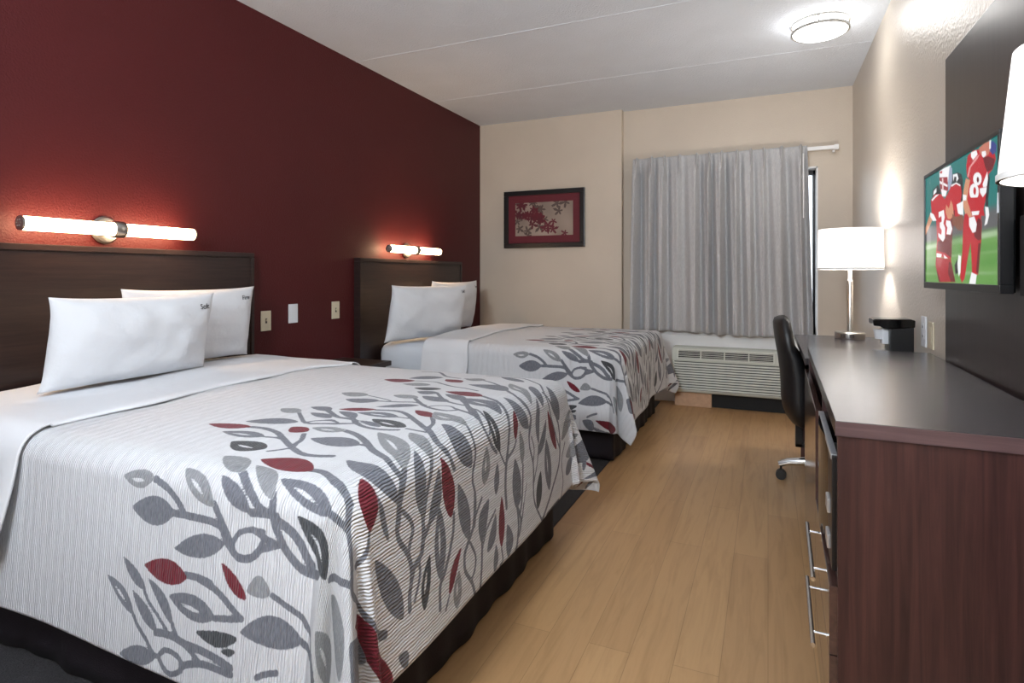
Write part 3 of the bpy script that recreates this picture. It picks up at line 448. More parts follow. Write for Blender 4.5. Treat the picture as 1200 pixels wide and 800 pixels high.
LEAVES = [
 ((-0.516,-0.743),(-0.627,-0.752),0.0223,'F_light',1,0.034),
 ((-0.433,-0.812),(-0.583,-0.822),0.0345,'F_mid',0,0.003),
 ((-0.303,-0.776),(-0.433,-0.706),0.0238,'F_light',1,-0.02),
 ((-0.262,-0.851),(-0.422,-0.891),0.0263,'F_mid',0,-0.001),
 ((-0.189,-0.771),(-0.312,-0.706),0.0191,'F_mid',0,0.007),
 ((-0.373,-0.947),(-0.522,-0.947),0.0279,'F_red',0,-0.005),
 ((-0.181,-0.953),(-0.266,-0.891),0.0161,'F_red',0,0.038),
 ((-0.509,-1.003),(-0.602,-0.943),0.0151,'F_mid',0,0.02),
 ((-0.273,-1.011),(-0.428,-0.997),0.0272,'F_mid',1,0.006),
 ((-0.197,-1.037),(-0.331,-1.053),0.0166,'F_dark',0,0.063),
 ((-0.201,-1.064),(-0.247,-1.073),0.0079,'F_dark',0,0.06),
 ((-0.407,-1.058),(-0.505,-0.974),0.0153,'F_mid',0,-0.059),
 ((-0.458,-1.086),(-0.557,-1.013),0.0162,'F_mid',0,0.012),
 ((-0.547,-1.067),(-0.658,-0.998),0.0175,'F_mid',1,-0.041),
 ((-0.457,-1.142),(-0.587,-1.167),0.0219,'F_mid',0,-0.01),
 ((-0.513,-0.44),(-0.654,-0.465),0.024,'F_red',0,0.018),
 ((-0.417,-0.355),(-0.578,-0.401),0.0296,'F_mid',0,-0.038),
 ((-0.402,-0.495),(-0.552,-0.502),0.025,'F_mid',1,-0.006),
 ((-0.321,-0.565),(-0.452,-0.556),0.0348,'F_dark',1,0.053),
 ((-0.262,-0.686),(-0.379,-0.64),0.0284,'F_light',0,-0.054),
 ((-0.136,-0.735),(-0.257,-0.653),0.0216,'F_light',0,-0.079),
 ((-0.324,-0.417),(-0.398,-0.4),0.0262,'F_red',0,0.062),
 ((-0.101,-0.638),(-0.277,-0.622),0.0348,'F_red',0,-0.053),
 ((0.037,-0.746),(-0.148,-0.687),0.0232,'F_mid',1,-0.03),
 ((-0.114,-0.455),(-0.277,-0.455),0.0346,'F_mid',0,-0.028),
 ((-0.231,-0.37),(-0.337,-0.385),0.0226,'F_light',1,0.002),
 ((-0.496,-0.267),(-0.591,-0.249),0.0267,'F_light',0,-0.006),
 ((-0.418,-0.216),(-0.513,-0.2),0.023,'F_mid',0,-0.092),
 ((-0.353,-0.287),(-0.463,-0.255),0.0195,'F_mid',0,-0.016),
 ((0.141,-0.666),(0.026,-0.625),0.0294,'F_red',0,0.037),
 ((0.076,-0.87),(-0.058,-0.757),0.0267,'F_dark',1,-0.054),
 ((0.368,-0.572),(0.203,-0.651),0.0283,'F_mid',0,-0.014),
 ((0.187,-0.6),(0.074,-0.621),0.0093,'F_mid',0,0.027),
 ((-0.113,-0.923),(-0.183,-0.936),0.0225,'F_light',0,-0.156),
 ((-0.015,-0.994),(-0.192,-1.021),0.0316,'F_mid',0,-0.053),
 ((0.198,-1.074),(0.072,-0.964),0.0298,'F_light',1,-0.037),
 ((0.288,-1.028),(0.117,-0.903),0.0383,'F_light',0,-0.054),
 ((0.473,-0.621),(0.283,-0.886),0.0476,'F_red',0,0.001),
 ((0.383,-0.973),(0.282,-0.931),0.0973,'F_mid',0,-0.629),
 ((0.473,-0.571),(0.435,-0.599),0.0158,'F_mid',0,-0.151),
 ((0.117,-0.56),(-0.073,-0.555),0.0302,'F_mid',0,0.15),
 ((0.059,-0.502),(-0.134,-0.35),0.0324,'F_light',1,-0.036),
 ((0.072,-0.387),(-0.047,-0.326),0.0239,'F_light',0,0.054),
 ((0.181,-0.465),(0.029,-0.417),0.0241,'F_mid',0,0.101),
 ((0.234,-0.332),(0.076,-0.349),0.0313,'F_red',0,-0.046),
 ((0.143,-0.201),(-0.008,-0.225),0.0396,'F_mid',0,0.156),
 ((0.323,-0.251),(0.162,-0.281),0.0306,'F_mid',0,-0.017),
 ((0.212,-0.437),(0.093,-0.37),0.0226,'F_mid',0,-0.105),
 ((0.357,-0.412),(0.183,-0.385),0.0277,'F_mid',1,-0.02),
 ((-0.073,-0.161),(-0.173,-0.105),0.0224,'F_red',0,-0.007),
 ((-0.087,-0.286),(-0.234,-0.246),0.0285,'F_dark',1,0.003),
 ((0.039,-0.157),(-0.105,-0.102),0.035,'F_light',1,0.131),
 ((-0.158,-0.306),(-0.263,-0.271),0.0135,'F_mid',0,-0.027),
 ((0.392,-0.491),(0.278,-0.446),0.0195,'F_dark',1,0.038),
 ((0.412,-0.376),(0.326,-0.294),0.0156,'F_red',0,0.065),
 ((0.462,-0.346),(0.376,-0.317),0.0225,'F_light',1,0.015),
 ((0.362,-0.181),(0.261,-0.11),0.0272,'F_mid',0,0.11),
 ((0.427,-0.059),(0.283,-0.026),0.021,'F_red',0,-0.007),
 ((0.404,-0.149),(0.319,-0.074),0.0202,'F_mid',0,-0.083),
 ((0.475,-0.117),(0.403,-0.091),0.0152,'F_mid',0,-0.069),
 ((0.473,-0.02),(0.376,-0.006),0.0259,'F_mid',0,-0.146),
 ((0.357,0.076),(0.288,0.081),0.0286,'F_mid',0,-0.129),
 ((0.213,-0.135),(0.113,-0.094),0.0266,'F_light',1,-0.049),
 ((0.267,-0.065),(0.177,-0.034),0.0176,'F_mid',0,-0.02),
 ((0.153,-0.011),(0.014,-0.004),0.0267,'F_dark',1,0.145),
 ((0.146,0.114),(0.061,0.151),0.0182,'F_red',0,0.065),
 ((0.137,0.23),(-0.002,0.185),0.0333,'F_mid',0,0.172),
 ((0.238,0.149),(0.124,0.155),0.0203,'F_light',0,-0.074),
 ((0.353,0.075),(0.202,0.096),0.0354,'F_mid',0,-0.044),
 ((0.212,0.31),(0.058,0.366),0.0198,'F_mid',0,0.104),
 ((0.282,0.496),(0.114,0.43),0.0237,'F_red',0,0.031),
 ((0.422,0.245),(0.307,0.31),0.0277,'F_dark',0,-0.013),
 ((0.403,0.382),(0.213,0.392),0.0367,'F_mid',1,-0.007),
 ((0.248,0.291),(0.142,0.41),0.02,'F_mid',0,-0.092),
 ((0.179,0.55),(0.064,0.522),0.03,'F_mid',0,0.037),
 ((0.264,0.562),(0.171,0.8),0.031,'F_light',0,0.068),
 ((0.341,0.6),(0.267,0.881),0.0341,'F_light',0,-0.051),
 ((0.347,1.173),(0.367,0.907),0.0087,'F_red',0,0.186),
 ((0.408,0.585),(0.363,0.687),0.0265,'F_mid',0,-0.005),
 ((0.396,1.174),(0.466,0.978),0.0138,'F_mid',0,0.009),
 ((0.429,0.97),(0.364,0.943),0.011,'F_mid',0,-0.046),
 ((0.473,0.311),(0.474,0.391),0.0001,'F_mid',0,-0.003),
 ((-0.458,0.025),(-0.563,0.009),0.0364,'F_light',0,0.047),
 ((-0.362,-0.04),(-0.483,-0.066),0.0364,'F_mid',0,0.06),
 ((-0.291,-0.147),(-0.407,-0.191),0.0202,'F_red',0,0.04),
 ((-0.287,-0.26),(-0.386,-0.214),0.02,'F_mid',0,-0.088),
 ((-0.172,-0.2),(-0.322,-0.205),0.0265,'F_mid',1,-0.055),
 ((-0.197,-0.046),(-0.318,-0.116),0.023,'F_mid',0,-0.063),
 ((-0.269,0.057),(-0.377,0.065),0.0292,'F_light',0,0.008),
 ((-0.242,0.146),(-0.332,0.149),0.0285,'F_mid',0,0.031),
 ((-0.143,0.05),(-0.272,0.09),0.0285,'F_mid',0,0.022),
 ((-0.104,0.089),(-0.213,0.15),0.0253,'F_mid',0,-0.065),
 ((-0.276,0.227),(-0.382,0.205),0.0322,'F_dark',0,0.045),
 ((-0.073,0.169),(-0.237,0.19),0.0336,'F_red',0,-0.058),
 ((-0.363,0.292),(-0.474,0.262),0.0368,'F_light',0,-0.013),
 ((-0.474,0.352),(-0.598,0.31),0.0411,'F_red',0,0.087),
 ((-0.428,0.5),(-0.533,0.395),0.0421,'F_mid',0,-0.021),
 ((-0.288,0.401),(-0.388,0.455),0.0343,'F_red',0,-0.012),
 ((-0.042,0.312),(-0.238,0.371),0.0477,'F_mid',0,-0.134),
 ((0.055,0.058),(-0.117,0.12),0.0399,'F_mid',1,0.05),
 ((0.071,0.296),(-0.105,0.478),0.0275,'F_light',1,0.059),
 ((0.096,0.385),(-0.008,0.452),0.0267,'F_mid',0,0.101),
 ((0.157,0.55),(0.029,0.535),0.0348,'F_mid',0,0.209),
 ((-0.228,0.506),(-0.314,0.487),0.0403,'F_light',0,-0.001),
 ((-0.073,0.55),(-0.224,0.648),0.0266,'F_mid',0,0.001),
 ((0.172,-1.154),(-0.084,-1.111),0.0294,'F_red',0,0.035),
 ((-0.093,-1.167),(-0.163,-1.118),0.0283,'F_mid',0,-0.096),
 ((0.058,-1.174),(-0.088,-1.148),0.007,'F_mid',0,0.095),
 ((-0.062,-1.174),(-0.123,-1.174),0.0001,'F_mid',0,0.001),
]
# ------------------------------------------------------------------ room shell
struct(MB().box(XL - 0.1, XR + 0.1, YN - 0.1, YB + 0.3, -0.1, 0).build('floor', OAK))
struct(MB().box(XL, -0.87, YN, YBUMP - 0.001, 0, 0.006).build('floor_carpet', CARPET))
struct(MB().box(XL - 0.1, XR + 0.1, YN - 0.1, YB + 0.3, CEIL, CEIL + 0.1).build('ceiling', CEILM))
struct(MB().box(XL - 0.1, XL, YN - 0.1, YB + 0.3, 0, CEIL).build('wall_left', RED))
struct(MB().box(XR, XR + 0.1, YN - 0.1, YB + 0.3, 0, CEIL).build('wall_right', BEIGE_GLOSS))
struct(MB().box(XL, XR, YN - 0.1, YN, 0, CEIL).build('wall_front', BEIGE))
struct(MB().box(XL, -1.215, YBUMP, YB + 0.2, 0, CEIL).build('wall_back_pier', BEIGE))
WX0, WX1, WZ0, WZ1 = -0.98, 0.37, 0.63, 2.0
w = MB()
w.box(-1.215, WX0, YB, YB + 0.2, 0, CEIL); w.box(WX1, XR, YB, YB + 0.2, 0, CEIL)
w.box(WX0, WX1, YB, YB + 0.2, 0, WZ0); w.box(WX0, WX1, YB, YB + 0.2, WZ1, CEIL)
struct(w.build('wall_back', BEIGE))
# ceiling plank joints
for k, y in enumerate((0.15, 1.2, 2.25, 3.3, 4.34)):
    struct(MB().box(XL, XR, y - 0.005, y + 0.005, CEIL - 0.002, CEIL).build('trim_%d' % (k + 1), CEILM))
struct(MB().box(-1.215, XR, YB - 0.012, YB, 0, 0.10, 0.002).build('baseboard_back', JAMB))
# white sill band under the window
struct(MB().box(-1.1, WX1 + 0.02, YB - 0.025, YB + 0.12, WZ0 - 0.035, WZ0, 0.004).build('trim_6', JAMB))
struct(MB().box(-1.213, XR - 0.001, YB - 0.008, YB, 0.10, WZ0 - 0.035).build('trim_7', JAMB))
# window with a dark frame in a white reveal
FR = plain('dark_window_frame', srgb(58, 60, 64), 0.4)
m, nt, b = nmat('window_glass'); b.inputs['Base Color'].default_value = (1, 1, 1, 1)
b.inputs['Transmission Weight'].default_value = 1; b.inputs['Roughness'].default_value = 0; b.inputs['IOR'].default_value = 1.1
GLASS = m
wn = struct(MB().box(WX0 + 0.03, WX1 - 0.03, YB + 0.145, YB + 0.15, WZ0 + 0.03, WZ1 - 0.03).build('window_1', GLASS))
f = MB()
for a in ((WX0, WX0 + 0.05, WZ0, WZ1), (WX1 - 0.032, WX1, WZ0, WZ1), (WX0, WX1, WZ0, WZ0 + 0.05), (WX0, WX1, WZ1 - 0.05, WZ1), (-0.33, -0.28, WZ0, WZ1)):
    f.box(a[0], a[1], YB + 0.12, YB + 0.17, a[2], a[3], 0.003)
f.build('window_frame', FR, wn)
f = MB()
f.box(WX1 - 0.012, WX1, YB - 0.004, YB + 0.12, WZ0, WZ1); f.box(WX0, WX0 + 0.012, YB - 0.004, YB + 0.12, WZ0, WZ1)
f.box(WX0, WX1, YB - 0.004, YB + 0.12, WZ1 - 0.012, WZ1)
f.build('reveal', JAMB, wn)

# ------------------------------------------------------------------ curtain
def curtain():
    m, nt, b = nmat('silver_curtain')
    v = coords(nt, (1, 1, 1))
    n = node(nt, 'ShaderNodeTexNoise'); n.inputs['Scale'].default_value = 260; n.inputs['Detail'].default_value = 2
    nt.links.new(coords(nt, (1, 1, 0.12)), n.inputs['Vector'])
    nt.links.new(ramp(nt, n.outputs['Fac'], [(0.3, srgb(176, 176, 178)), (0.7, srgb(196, 196, 197))]), b.inputs['Base Color'])
    b.inputs['Roughness'].default_value = 0.75; b.inputs['Sheen Weight'].default_value = 0.2
    tr = node(nt, 'ShaderNodeBsdfTranslucent'); tr.inputs['Color'].default_value = srgb(190, 190, 195)
    mx = node(nt, 'ShaderNodeMixShader'); mx.inputs[0].default_value = 0.06
    nt.links.new(b.outputs[0], mx.inputs[1]); nt.links.new(tr.outputs[0], mx.inputs[2])
    nt.links.new(mx.outputs[0], nt.nodes['Material Output'].inputs['Surface'])
    t = thing('curtain', 'silver grey pleated curtain drawn across the window above the heating unit', 'curtain', (-0.4, 5.18, 0.62))
    nx, nz = 640, 80
    xs = np.linspace(0, 1, nx)[:, None]; h = np.linspace(0, 1, nz)[None, :]     # h = 0 bottom, 1 top
    r = np.random.RandomState(4); NP = 12
    # irregular fold phase
    ph = xs * NP * 2 * PI + 0.9 * np.sin(xs * 9.0 + 1) + 0.6 * np.sin(xs * 23 + 2)
    amp = (0.038 + 0.012 * (1 - h)) * (0.8 + 0.35 * np.sin(xs * 14 + 0.5))
    fold = np.sin(ph) + 0.35 * np.sin(2 * ph + 1.2 + 1.5 * h) + 0.45 * np.sin(ph * 0.5 + 1.0 * h + 1)
    pinch = np.clip((h - 0.9) / 0.1, 0, 1)
    tri = 3 * np.exp(-((np.mod(ph / (2 * PI), 1) - 0.5) / 0.07) ** 2) - 0.8
    y = -amp * fold * (1 - pinch * 0.8) - 0.012 * tri * np.clip((h - 0.86) / 0.06, 0, 1) * (1 - 0.2 * pinch)
    wl, wr = -0.705 - 0.02 * (1 - h), 0.685 + 0.035 * (1 - h)
    x = wl + (wr - wl) * xs + 0.010 * np.sin(ph + 1.4) * (1 - h)
    z = h * (1.535 + 0.012 * tri * 0.3) + 0.012 * np.sin(xs * 7) * (1 - h)
    P = np.stack([x + 0 * h, y, z + 0 * xs], -1)
    grid_obj('drape', P, m, t, 0.003)
    tr_ = MB().box(-0.68, 0.905, 0.035, 0.06, 1.495, 1.525, 0.004)
    tr_.box(0.88, 0.91, 0.03, 0.064, 1.490, 1.53, 0.003)
    tr_.box(0.86, 0.88, 0.055, 0.118, 1.50, 1.52); tr_.box(-0.66, -0.64, 0.055, 0.118, 1.50, 1.52)
    tr_.build('curtain_track', TRACKM, t)
    MB().lathe([(0.003, 0), (0.010, 0.003), (0.010, 0.018), (0.003, 0.021)], (0.875, 0.045, 1.468), 14).build('track_pulley', TRACKM, t)
    MB().tube([(0.655, -0.055, 1.46), (0.657, -0.058, 0.95)], 0.0045).build('pull_wand', TRACKM, t)
curtain()

# ------------------------------------------------------------------ air conditioner under the window
def ac():
    W, H = 1.07, 0.375
    t = thing('air_conditioner', 'putty coloured wall heating and cooling unit with slatted grille below the window', 'air conditioner', (-0.755, 5.298, 0.125))
    b = MB(); D = 0.205
    prof = [(0, 0), (-D + 0.01, 0), (-D, 0.012), (-D, 0.27), (-D + 0.035, H - 0.012), (-D + 0.05, H), (0, H)]
    b.prism([(p[0], p[1]) for p in prof], 0, W, 'x')
    b.build('housing', ACM, t, 0.006)
    MB().box(0.024, W - 0.014, -D - 0.003, -D + 0.006, 0.026, 0.264).build('grille_shade_sheet', ACSHADE, t)  # dark sheet paints the shade in the gaps between the slats
    g = MB(); n = 11; z0, z1 = 0.028, 0.262; dz = (z1 - z0) / n
    for i in range(n):
        a = z0 + i * dz
        g.prism([(-D - 0.002, a + 0.002), (-D - 0.016, a + 0.004), (-D - 0.014, a + dz * 0.70), (-D - 0.002, a + dz * 0.74)], 0.022, W - 0.012, 'x')
    g.box(0.012, 0.024, -D - 0.016, -D, z0, z1); g.box(W - 0.014, W - 0.002, -D - 0.016, -D, z0, z1)
    g.build('intake_grille', ACM2, t)
    # sloping discharge face: from (y=-D, z=.27) to (y=-D+.035, z=H-.012)
    ang = math.atan2(0.035, H - 0.012 - 0.27)
    M = Matrix.Translation((0, -D, 0.27)) @ Matrix.Rotation(-ang, 4, 'X')
    d = MB().box(0.05, 0.80, -0.001, 0.012, 0.018, 0.088, M=M); d.build('vent_shade_sheet', DARKV, t)  # dark sheet stands in for the shade inside the vent
    s = MB()
    for k in range(4):
        x0 = 0.052 + k * 0.187
        for j in range(5):
            zz = 0.022 + j * 0.0145
            s.box(x0, x0 + 0.18, -0.008, 0.0, zz, zz + 0.0045, M=M)
    for k in range(5):
        x0 = 0.046 + k * 0.187; s.box(x0, x0 + 0.009, -0.010, 0.002, 0.012, 0.094, M=M)
    s.box(0.046, 0.80, -0.010, 0.002, 0.088, 0.096, M=M); s.box(0.046, 0.80, -0.010, 0.002, 0.010, 0.018, M=M)
    s.build('vent_louvres', ACM2, t)
    MB().box(0.83, 1.045, -0.006, 0.004, 0.010, 0.085, 0.003, M=M).build('control_lid', ACM2, t)
    MB().box(0.02, 0.32, -0.16, -0.05, -0.124, 0.0, 0.003).build('wooden_base', PINE, t)
    MB().box(0.32, 1.02, -0.12, -0.04, -0.124, 0.0).build('underside_shade', BLACKMT, t)  # black block stands in for the shadow under the unit
ac()

# ------------------------------------------------------------------ framed picture
def picture():
    t = thing('framed_picture', 'black framed print of maple leaves with burgundy mat beside the curtain', 'picture', (-1.967, YBUMP, 1.382))
    W, H = 0.82, 0.552; f = MB(); q = 0.045
    for a in ((0, W, 0, q), (0, W, H - q, H), (0, q, q, H - q), (W - q, W, q, H - q)):
        f.box(a[0] - W / 2, a[1] - W / 2, -0.032, -0.001, a[2], a[3], 0.004)
    f.build('frame', plain('black_frame', srgb(14, 12, 14), 0.3), t)
    mt = MB(); q2 = 0.115
    for a in ((q, W - q, q, q2), (q, W - q, H - q2, H - q), (q, q2, q2, H - q2), (W - q2, W - q, q2, H - q2)):
        mt.box(a[0] - W / 2, a[1] - W / 2, -0.014, -0.005, a[2], a[3])
    mt.build('mat_board', plain('burgundy_mat', srgb(98, 24, 37), 0.7), t)
    nx, ny = 260, 150
    w, h = W - 2 * q2, H - 2 * q2
    X, Z = np.meshgrid(np.linspace(-w / 2, w / 2, nx), np.linspace(0, h, ny), indexing='ij')
    P = np.stack([X, 0 * X - 0.010, Z + q2], -1)
    U, V = (X / w + 0.5) * 1.74, Z / h
    base = np.clip(0.55 + 0.55 * wav(U, V, 3, 9, 0.4, 1.6) + 0.25 * np.exp(-((U - 1.4) ** 2 + (V - .4) ** 2) / .2), 0, 1)
    col = np.stack([0.05 + 0.42 * base, 0.035 + 0.34 * base, 0.03 + 0.28 * base], -1)
    r = np.random.RandomState(8)
    def maple(cx, cy, R, rot, c):
        dx, dy = U - cx, V - cy; rr = np.hypot(dx, dy); th = np.arctan2(dy, dx) - rot
        lob = np.abs(np.cos(th * 2.5)) ** 1.6 * (0.75 + 0.25 * np.cos(th)) * (0.9 + 0.1 * np.cos(th * 23))
        m_ = np.clip((R * (0.16 + 0.84 * lob) - rr) / 0.010 + 0.5, 0, 1)[..., None]
        col[:] = col * (1 - m_) + np.array(c) * m_
    for i in range(15): maple(r.uniform(0, 1.74), r.uniform(0, 1), r.uniform(.14, .24), r.uniform(0, 6.3), (0.10, 0.07, 0.06))
    for k in range(30):
        a = r.uniform(0, 1); maple(0.02 + a * 0.85 + r.normal() * .05, 0.80 - 0.38 * a + r.normal() * .10, r.uniform(.13, .22), r.uniform(0, 6.3), (0.085 + .04 * r.rand(), 0.010, 0.020))
    for (a, b_, R) in ((1.0, .30, .26), (1.14, .18, .2), (.9, .2, .18), (1.5, .06, .16), (1.16, .42, .15)): maple(a, b_, R, r.uniform(0, 6.3), (0.12, 0.012, 0.025))
    o = grid_obj('print', P, color_attr_mat('leaf_print', 0.0, 0.35), t)
    a = o.data.color_attributes.new('paint', 'FLOAT_COLOR', 'POINT')
    a.data.foreach_set('color', np.concatenate([np.clip(col, 0, 1), np.ones(col.shape[:2] + (1,))], -1).reshape(-1).astype(np.float32))

def color_attr_mat(name, emit, rough):
    m, nt, b = nmat(name)
    a = node(nt, 'ShaderNodeAttribute', attribute_name='paint')
    if emit:
        b.inputs['Base Color'].default_value = (0.01, 0.01, 0.01, 1)
        nt.links.new(a.outputs['Color'], b.inputs['Emission Color']); b.inputs['Emission Strength'].default_value = emit
    else: nt.links.new(a.outputs['Color'], b.inputs['Base Color'])
    b.inputs['Roughness'].default_value = rough; b.inputs['Specular IOR Level'].default_value = 0.15 if emit else 0.4
    return m
picture()

# ------------------------------------------------------------------ headboards and tube lights
def headboard(yc, label):
    t = thing('headboard', label, 'headboard', (XL, yc, 0.0), group='headboards on the red wall')
    MB().box(0.002, 0.05, -0.715, 0.715, 0.02, 1.215, 0.002).build('panel', HEADWOOD, t)
    MB().box(0.002, 0.058, -0.735, 0.735, 1.215, 1.24, 0.003).build('top_cap', HEADWOOD, t)
    for s in (-1, 1):
        MB().box(0.002, 0.058, min(s * 0.715, s * 0.735), max(s * 0.715, s * 0.735), 0.0, 1.215, 0.003).build('side_rail', HEADWOOD, t)
BY1, BY2 = 1.665, 4.09
headboard(1.625, 'dark espresso headboard behind the near bed, at the left of the picture')
headboard(4.005, 'dark espresso headboard behind the far bed, near the room corner')

TUBE = emis('frosted_tube_glow', (1.0, 0.66, 0.38, 1), 16)
def sconce(yc, label):
    t = thing('tube_wall_light', label, 'wall light', (XL, yc, 1.315), group='tube lights over the beds')
    MB().lathe([(0.045, 0.001), (0.058, 0.004), (0.060, 0.012), (0.052, 0.020), (0.02, 0.022)], axis='x', n=40).build('backplate', NICKEL, t)
    MB().box(0.018, 0.075, -0.014, 0.014, -0.014, 0.014, 0.003).build('arm', NICKEL, t)
    MB().lathe([(0.0335, -0.024), (0.036, -0.020), (0.036, 0.020), (0.0335, 0.024)], (0.095, 0, 0), axis='y', n=32).build('collar', NICKEL, t)
    for s in (-1, 1):
        a, b_ = sorted((s * 0.0235, s * 0.352))
        MB().lathe([(0.027, a), (0.027, b_)], (0.095, 0, 0), axis='y', n=28).build('glass_tube', TUBE, t)
        e = MB().lathe([(0.028, s * 0.3525), (0.028, s * 0.360), (0.020, s * 0.362)], (0.095, 0, 0), axis='y', n=28)
        for k in range(6):
            an = k * PI / 3; e.lathe([(0.0035, s * 0.362), (0.0035, s * 0.365)], (0.095 + 0.013 * math.cos(an), 0, 0.013 * math.sin(an)), axis='y', n=8)
        e.build('end_cap', NICKEL, t)
sconce(1.60, 'glowing frosted tube light with nickel centre above the near headboard')
sconce(3.91, 'glowing frosted tube light with nickel centre above the far headboard')

# switch plates on the red wall
def plate(px_y, z, label, mat, slot, wall='left', w=0.072, h=0.115):
    s = 1 if wall == 'left' else -1
    t = thing('wall_plate', label, 'wall plate', (XL if s > 0 else XR, px_y, z))
    a, b_ = sorted((s * 0.001, s * 0.007))
    MB().box(a, b_, -w / 2, w / 2, -h / 2, h / 2, 0.002).build('cover', mat, t)
    a, b_ = sorted((s * 0.005, s * 0.0085))
    if slot == 'switch':
        MB().box(a, b_, -0.006, 0.006, -0.014, 0.014).build('switch_slot', PLATE_S, t)
        a, b_ = sorted((s * 0.005, s * 0.016)); MB().box(a, b_, -0.004, 0.004, -0.002, 0.010, 0.001).build('toggle', mat, t)
    if slot == 'rocker':
        MB().box(a, b_, -0.017, 0.017, -0.034, 0.034, 0.002).build('insert', mat, t)
    if slot == 'outlet':
        for q in (-0.02, 0.02):
            r = MB().lathe([(0.016, s * 0.0065), (0.016, s * 0.0085)], (0, 0, q), axis='x', n=20); r.build('receptacle', mat, t)
            a2, b2 = sorted((s * 0.008, s * 0.0092)); g = MB()
            g.box(a2, b2, -0.007, -0.005, q - 0.005, q + 0.005); g.box(a2, b2, 0.005, 0.007, q - 0.005, q + 0.005); g.build('socket_slots', PLATE_S, t)

plate(2.49, 0.855, 'ivory switch plate nearest the near headboard on the red wall', PLATE_I, 'switch')
plate(2.70, 0.885, 'white blank plate between the two ivory plates on the red wall', PLATE_W, 'rocker')
plate(3.08, 0.885, 'ivory switch plate nearest the far headboard on the red wall', PLATE_I, 'switch')

# nightstand between the beds
t = thing('nightstand', 'dark nightstand top just visible between the two beds by the red wall', 'nightstand', (XL + 0.005, 2.82, 0))
MB().box(0, 0.40, -0.30, 0.33, 0.53, 0.56, 0.003).build('top', HEADWOOD, t)
MB().box(0.01, 0.37, -0.28, -0.262, 0.0, 0.53).build('side_panel', HEADWOOD, t)
MB().box(0.01, 0.37, 0.292, 0.31, 0.0, 0.53).build('side_panel', HEADWOOD, t)
MB().box(0.01, 0.37, -0.26, 0.29, 0.08, 0.10).build('shelf', HEADWOOD, t)
dr = MB().box(0.352, 0.372, -0.258, 0.288, 0.37, 0.515, 0.002).build('drawer', HEADWOOD, t)
MB().tube([(0.39, -0.08, 0.44), (0.39, 0.11, 0.44)], 0.005).build('handle', NICKEL, dr)
MB().box(0.01, 0.35, -0.262, 0.292, 0.34, 0.36).build('drawer_floor', HEADWOOD, t)

# ------------------------------------------------------------------ ceiling lamps
GLOW = emis('opal_glass_glow', (1.0, 0.98, 0.95, 1), 11)
def ceiling_light(x, y, label, glow=GLOW, R=0.156):
    t = thing('ceiling_light', label, 'ceiling light', (x, y, CEIL), group='round ceiling lights')
    MB().lathe([(R * 0.93, -0.002), (R * 0.93, -0.064), (R * 0.86, -0.075), (R * 0.5, -0.084), (0.01, -0.087)], n=64, cap=False).build('opal_diffuser', glow, t)
    for z in (-0.018, -0.062):
        MB().lathe([(R * 0.93 + 0.001, z - 0.008), (R, z - 0.008), (R, z + 0.008), (R * 0.93 + 0.001, z + 0.008)], n=64, cap=False).build('trim_ring', NICKEL, t)
    for k in range(3):
        a = k * 2 * PI / 3 + 0.4; b = MB(); b.tube([(R * 0.99 * math.cos(a), R * 0.99 * math.sin(a), -0.014), (R * 0.99 * math.cos(a), R * 0.99 * math.sin(a), -0.066)], 0.005); b.build('spacer_post', NICKEL, t)
    MB().lathe([(R * 0.9, -0.001), (R * 0.9, -0.004)], n=48).build('mounting_pan', WHITE, t)
ceiling_light(0.281, 3.87, 'round ceiling light with glowing opal glass and two nickel rings above the desk')
FILL_GLOW = emis('opal_glass_glow_fill', (0.90, 0.95, 1.0, 1), 18)  # glow of two lamps added behind the camera to fill the room
ceiling_light(-0.9, -0.55, 'added round fill light on the unseen ceiling behind the camera', FILL_GLOW, 0.25)
ceiling_light(-0.6, -1.9, 'second added round fill light further behind the camera', FILL_GLOW, 0.25)
# ------------------------------------------------------------------ dresser
XF = 0.132
DY0, DY1, DZ = 1.41, 2.80, 0.809
DROT = math.radians(1.03)
XR_ = XR
XR = 0.592
t = thing('dresser', 'long dark wood dresser with microwave niche and two chrome handled drawers on the right', 'dresser', (XF, DY0, 0), -DROT)
OX, OY = XF, DY0
def L(x0, x1, y0, y1, z0, z1, bev=0.0, mb=None):
    mb = mb or MB(); return mb.box(x0 - OX, x1 - OX, y0 - OY, y1 - OY, z0, z1, bev)
L(XF, XR - 0.024, DY0, DY1, DZ - 0.032, DZ, 0.0015).build('top', [TOPWOOD], t)
L(XF - 0.0012, XR - 0.026, DY0 - 0.0015, DY0, DZ - 0.031, DZ - 0.001).build('edge_band', EDGEWOOD, t)
L(XF + 0.004, XR - 0.026, DY0 + 0.004, DY0 + 0.024, 0, DZ - 0.032, 0.001).build('side_panel', SIDEWOOD, t)
L(XF + 0.004, XR - 0.026, DY1 - 0.024, DY1 - 0.004, 0, DZ - 0.032, 0.001).build('side_panel', SIDEWOOD, t)
L(XF + 0.006, XR - 0.03, 1.945, 1.963, 0.05, DZ - 0.032).build('divider', SIDEWOOD, t)
L(XR - 0.034, XR - 0.026, DY0 + 0.024, DY1 - 0.024, 0.05, DZ - 0.032).build('back_panel', BLACKMT, t)
L(XF + 0.008, XR - 0.036, DY0 + 0.025, 1.944, 0.440, 0.456).build('shelf', SIDEWOOD, t)
L(XF + 0.04, XR - 0.036, DY0 + 0.025, DY1 - 0.025, 0.0, 0.05).build('plinth', BLACKMT, t)
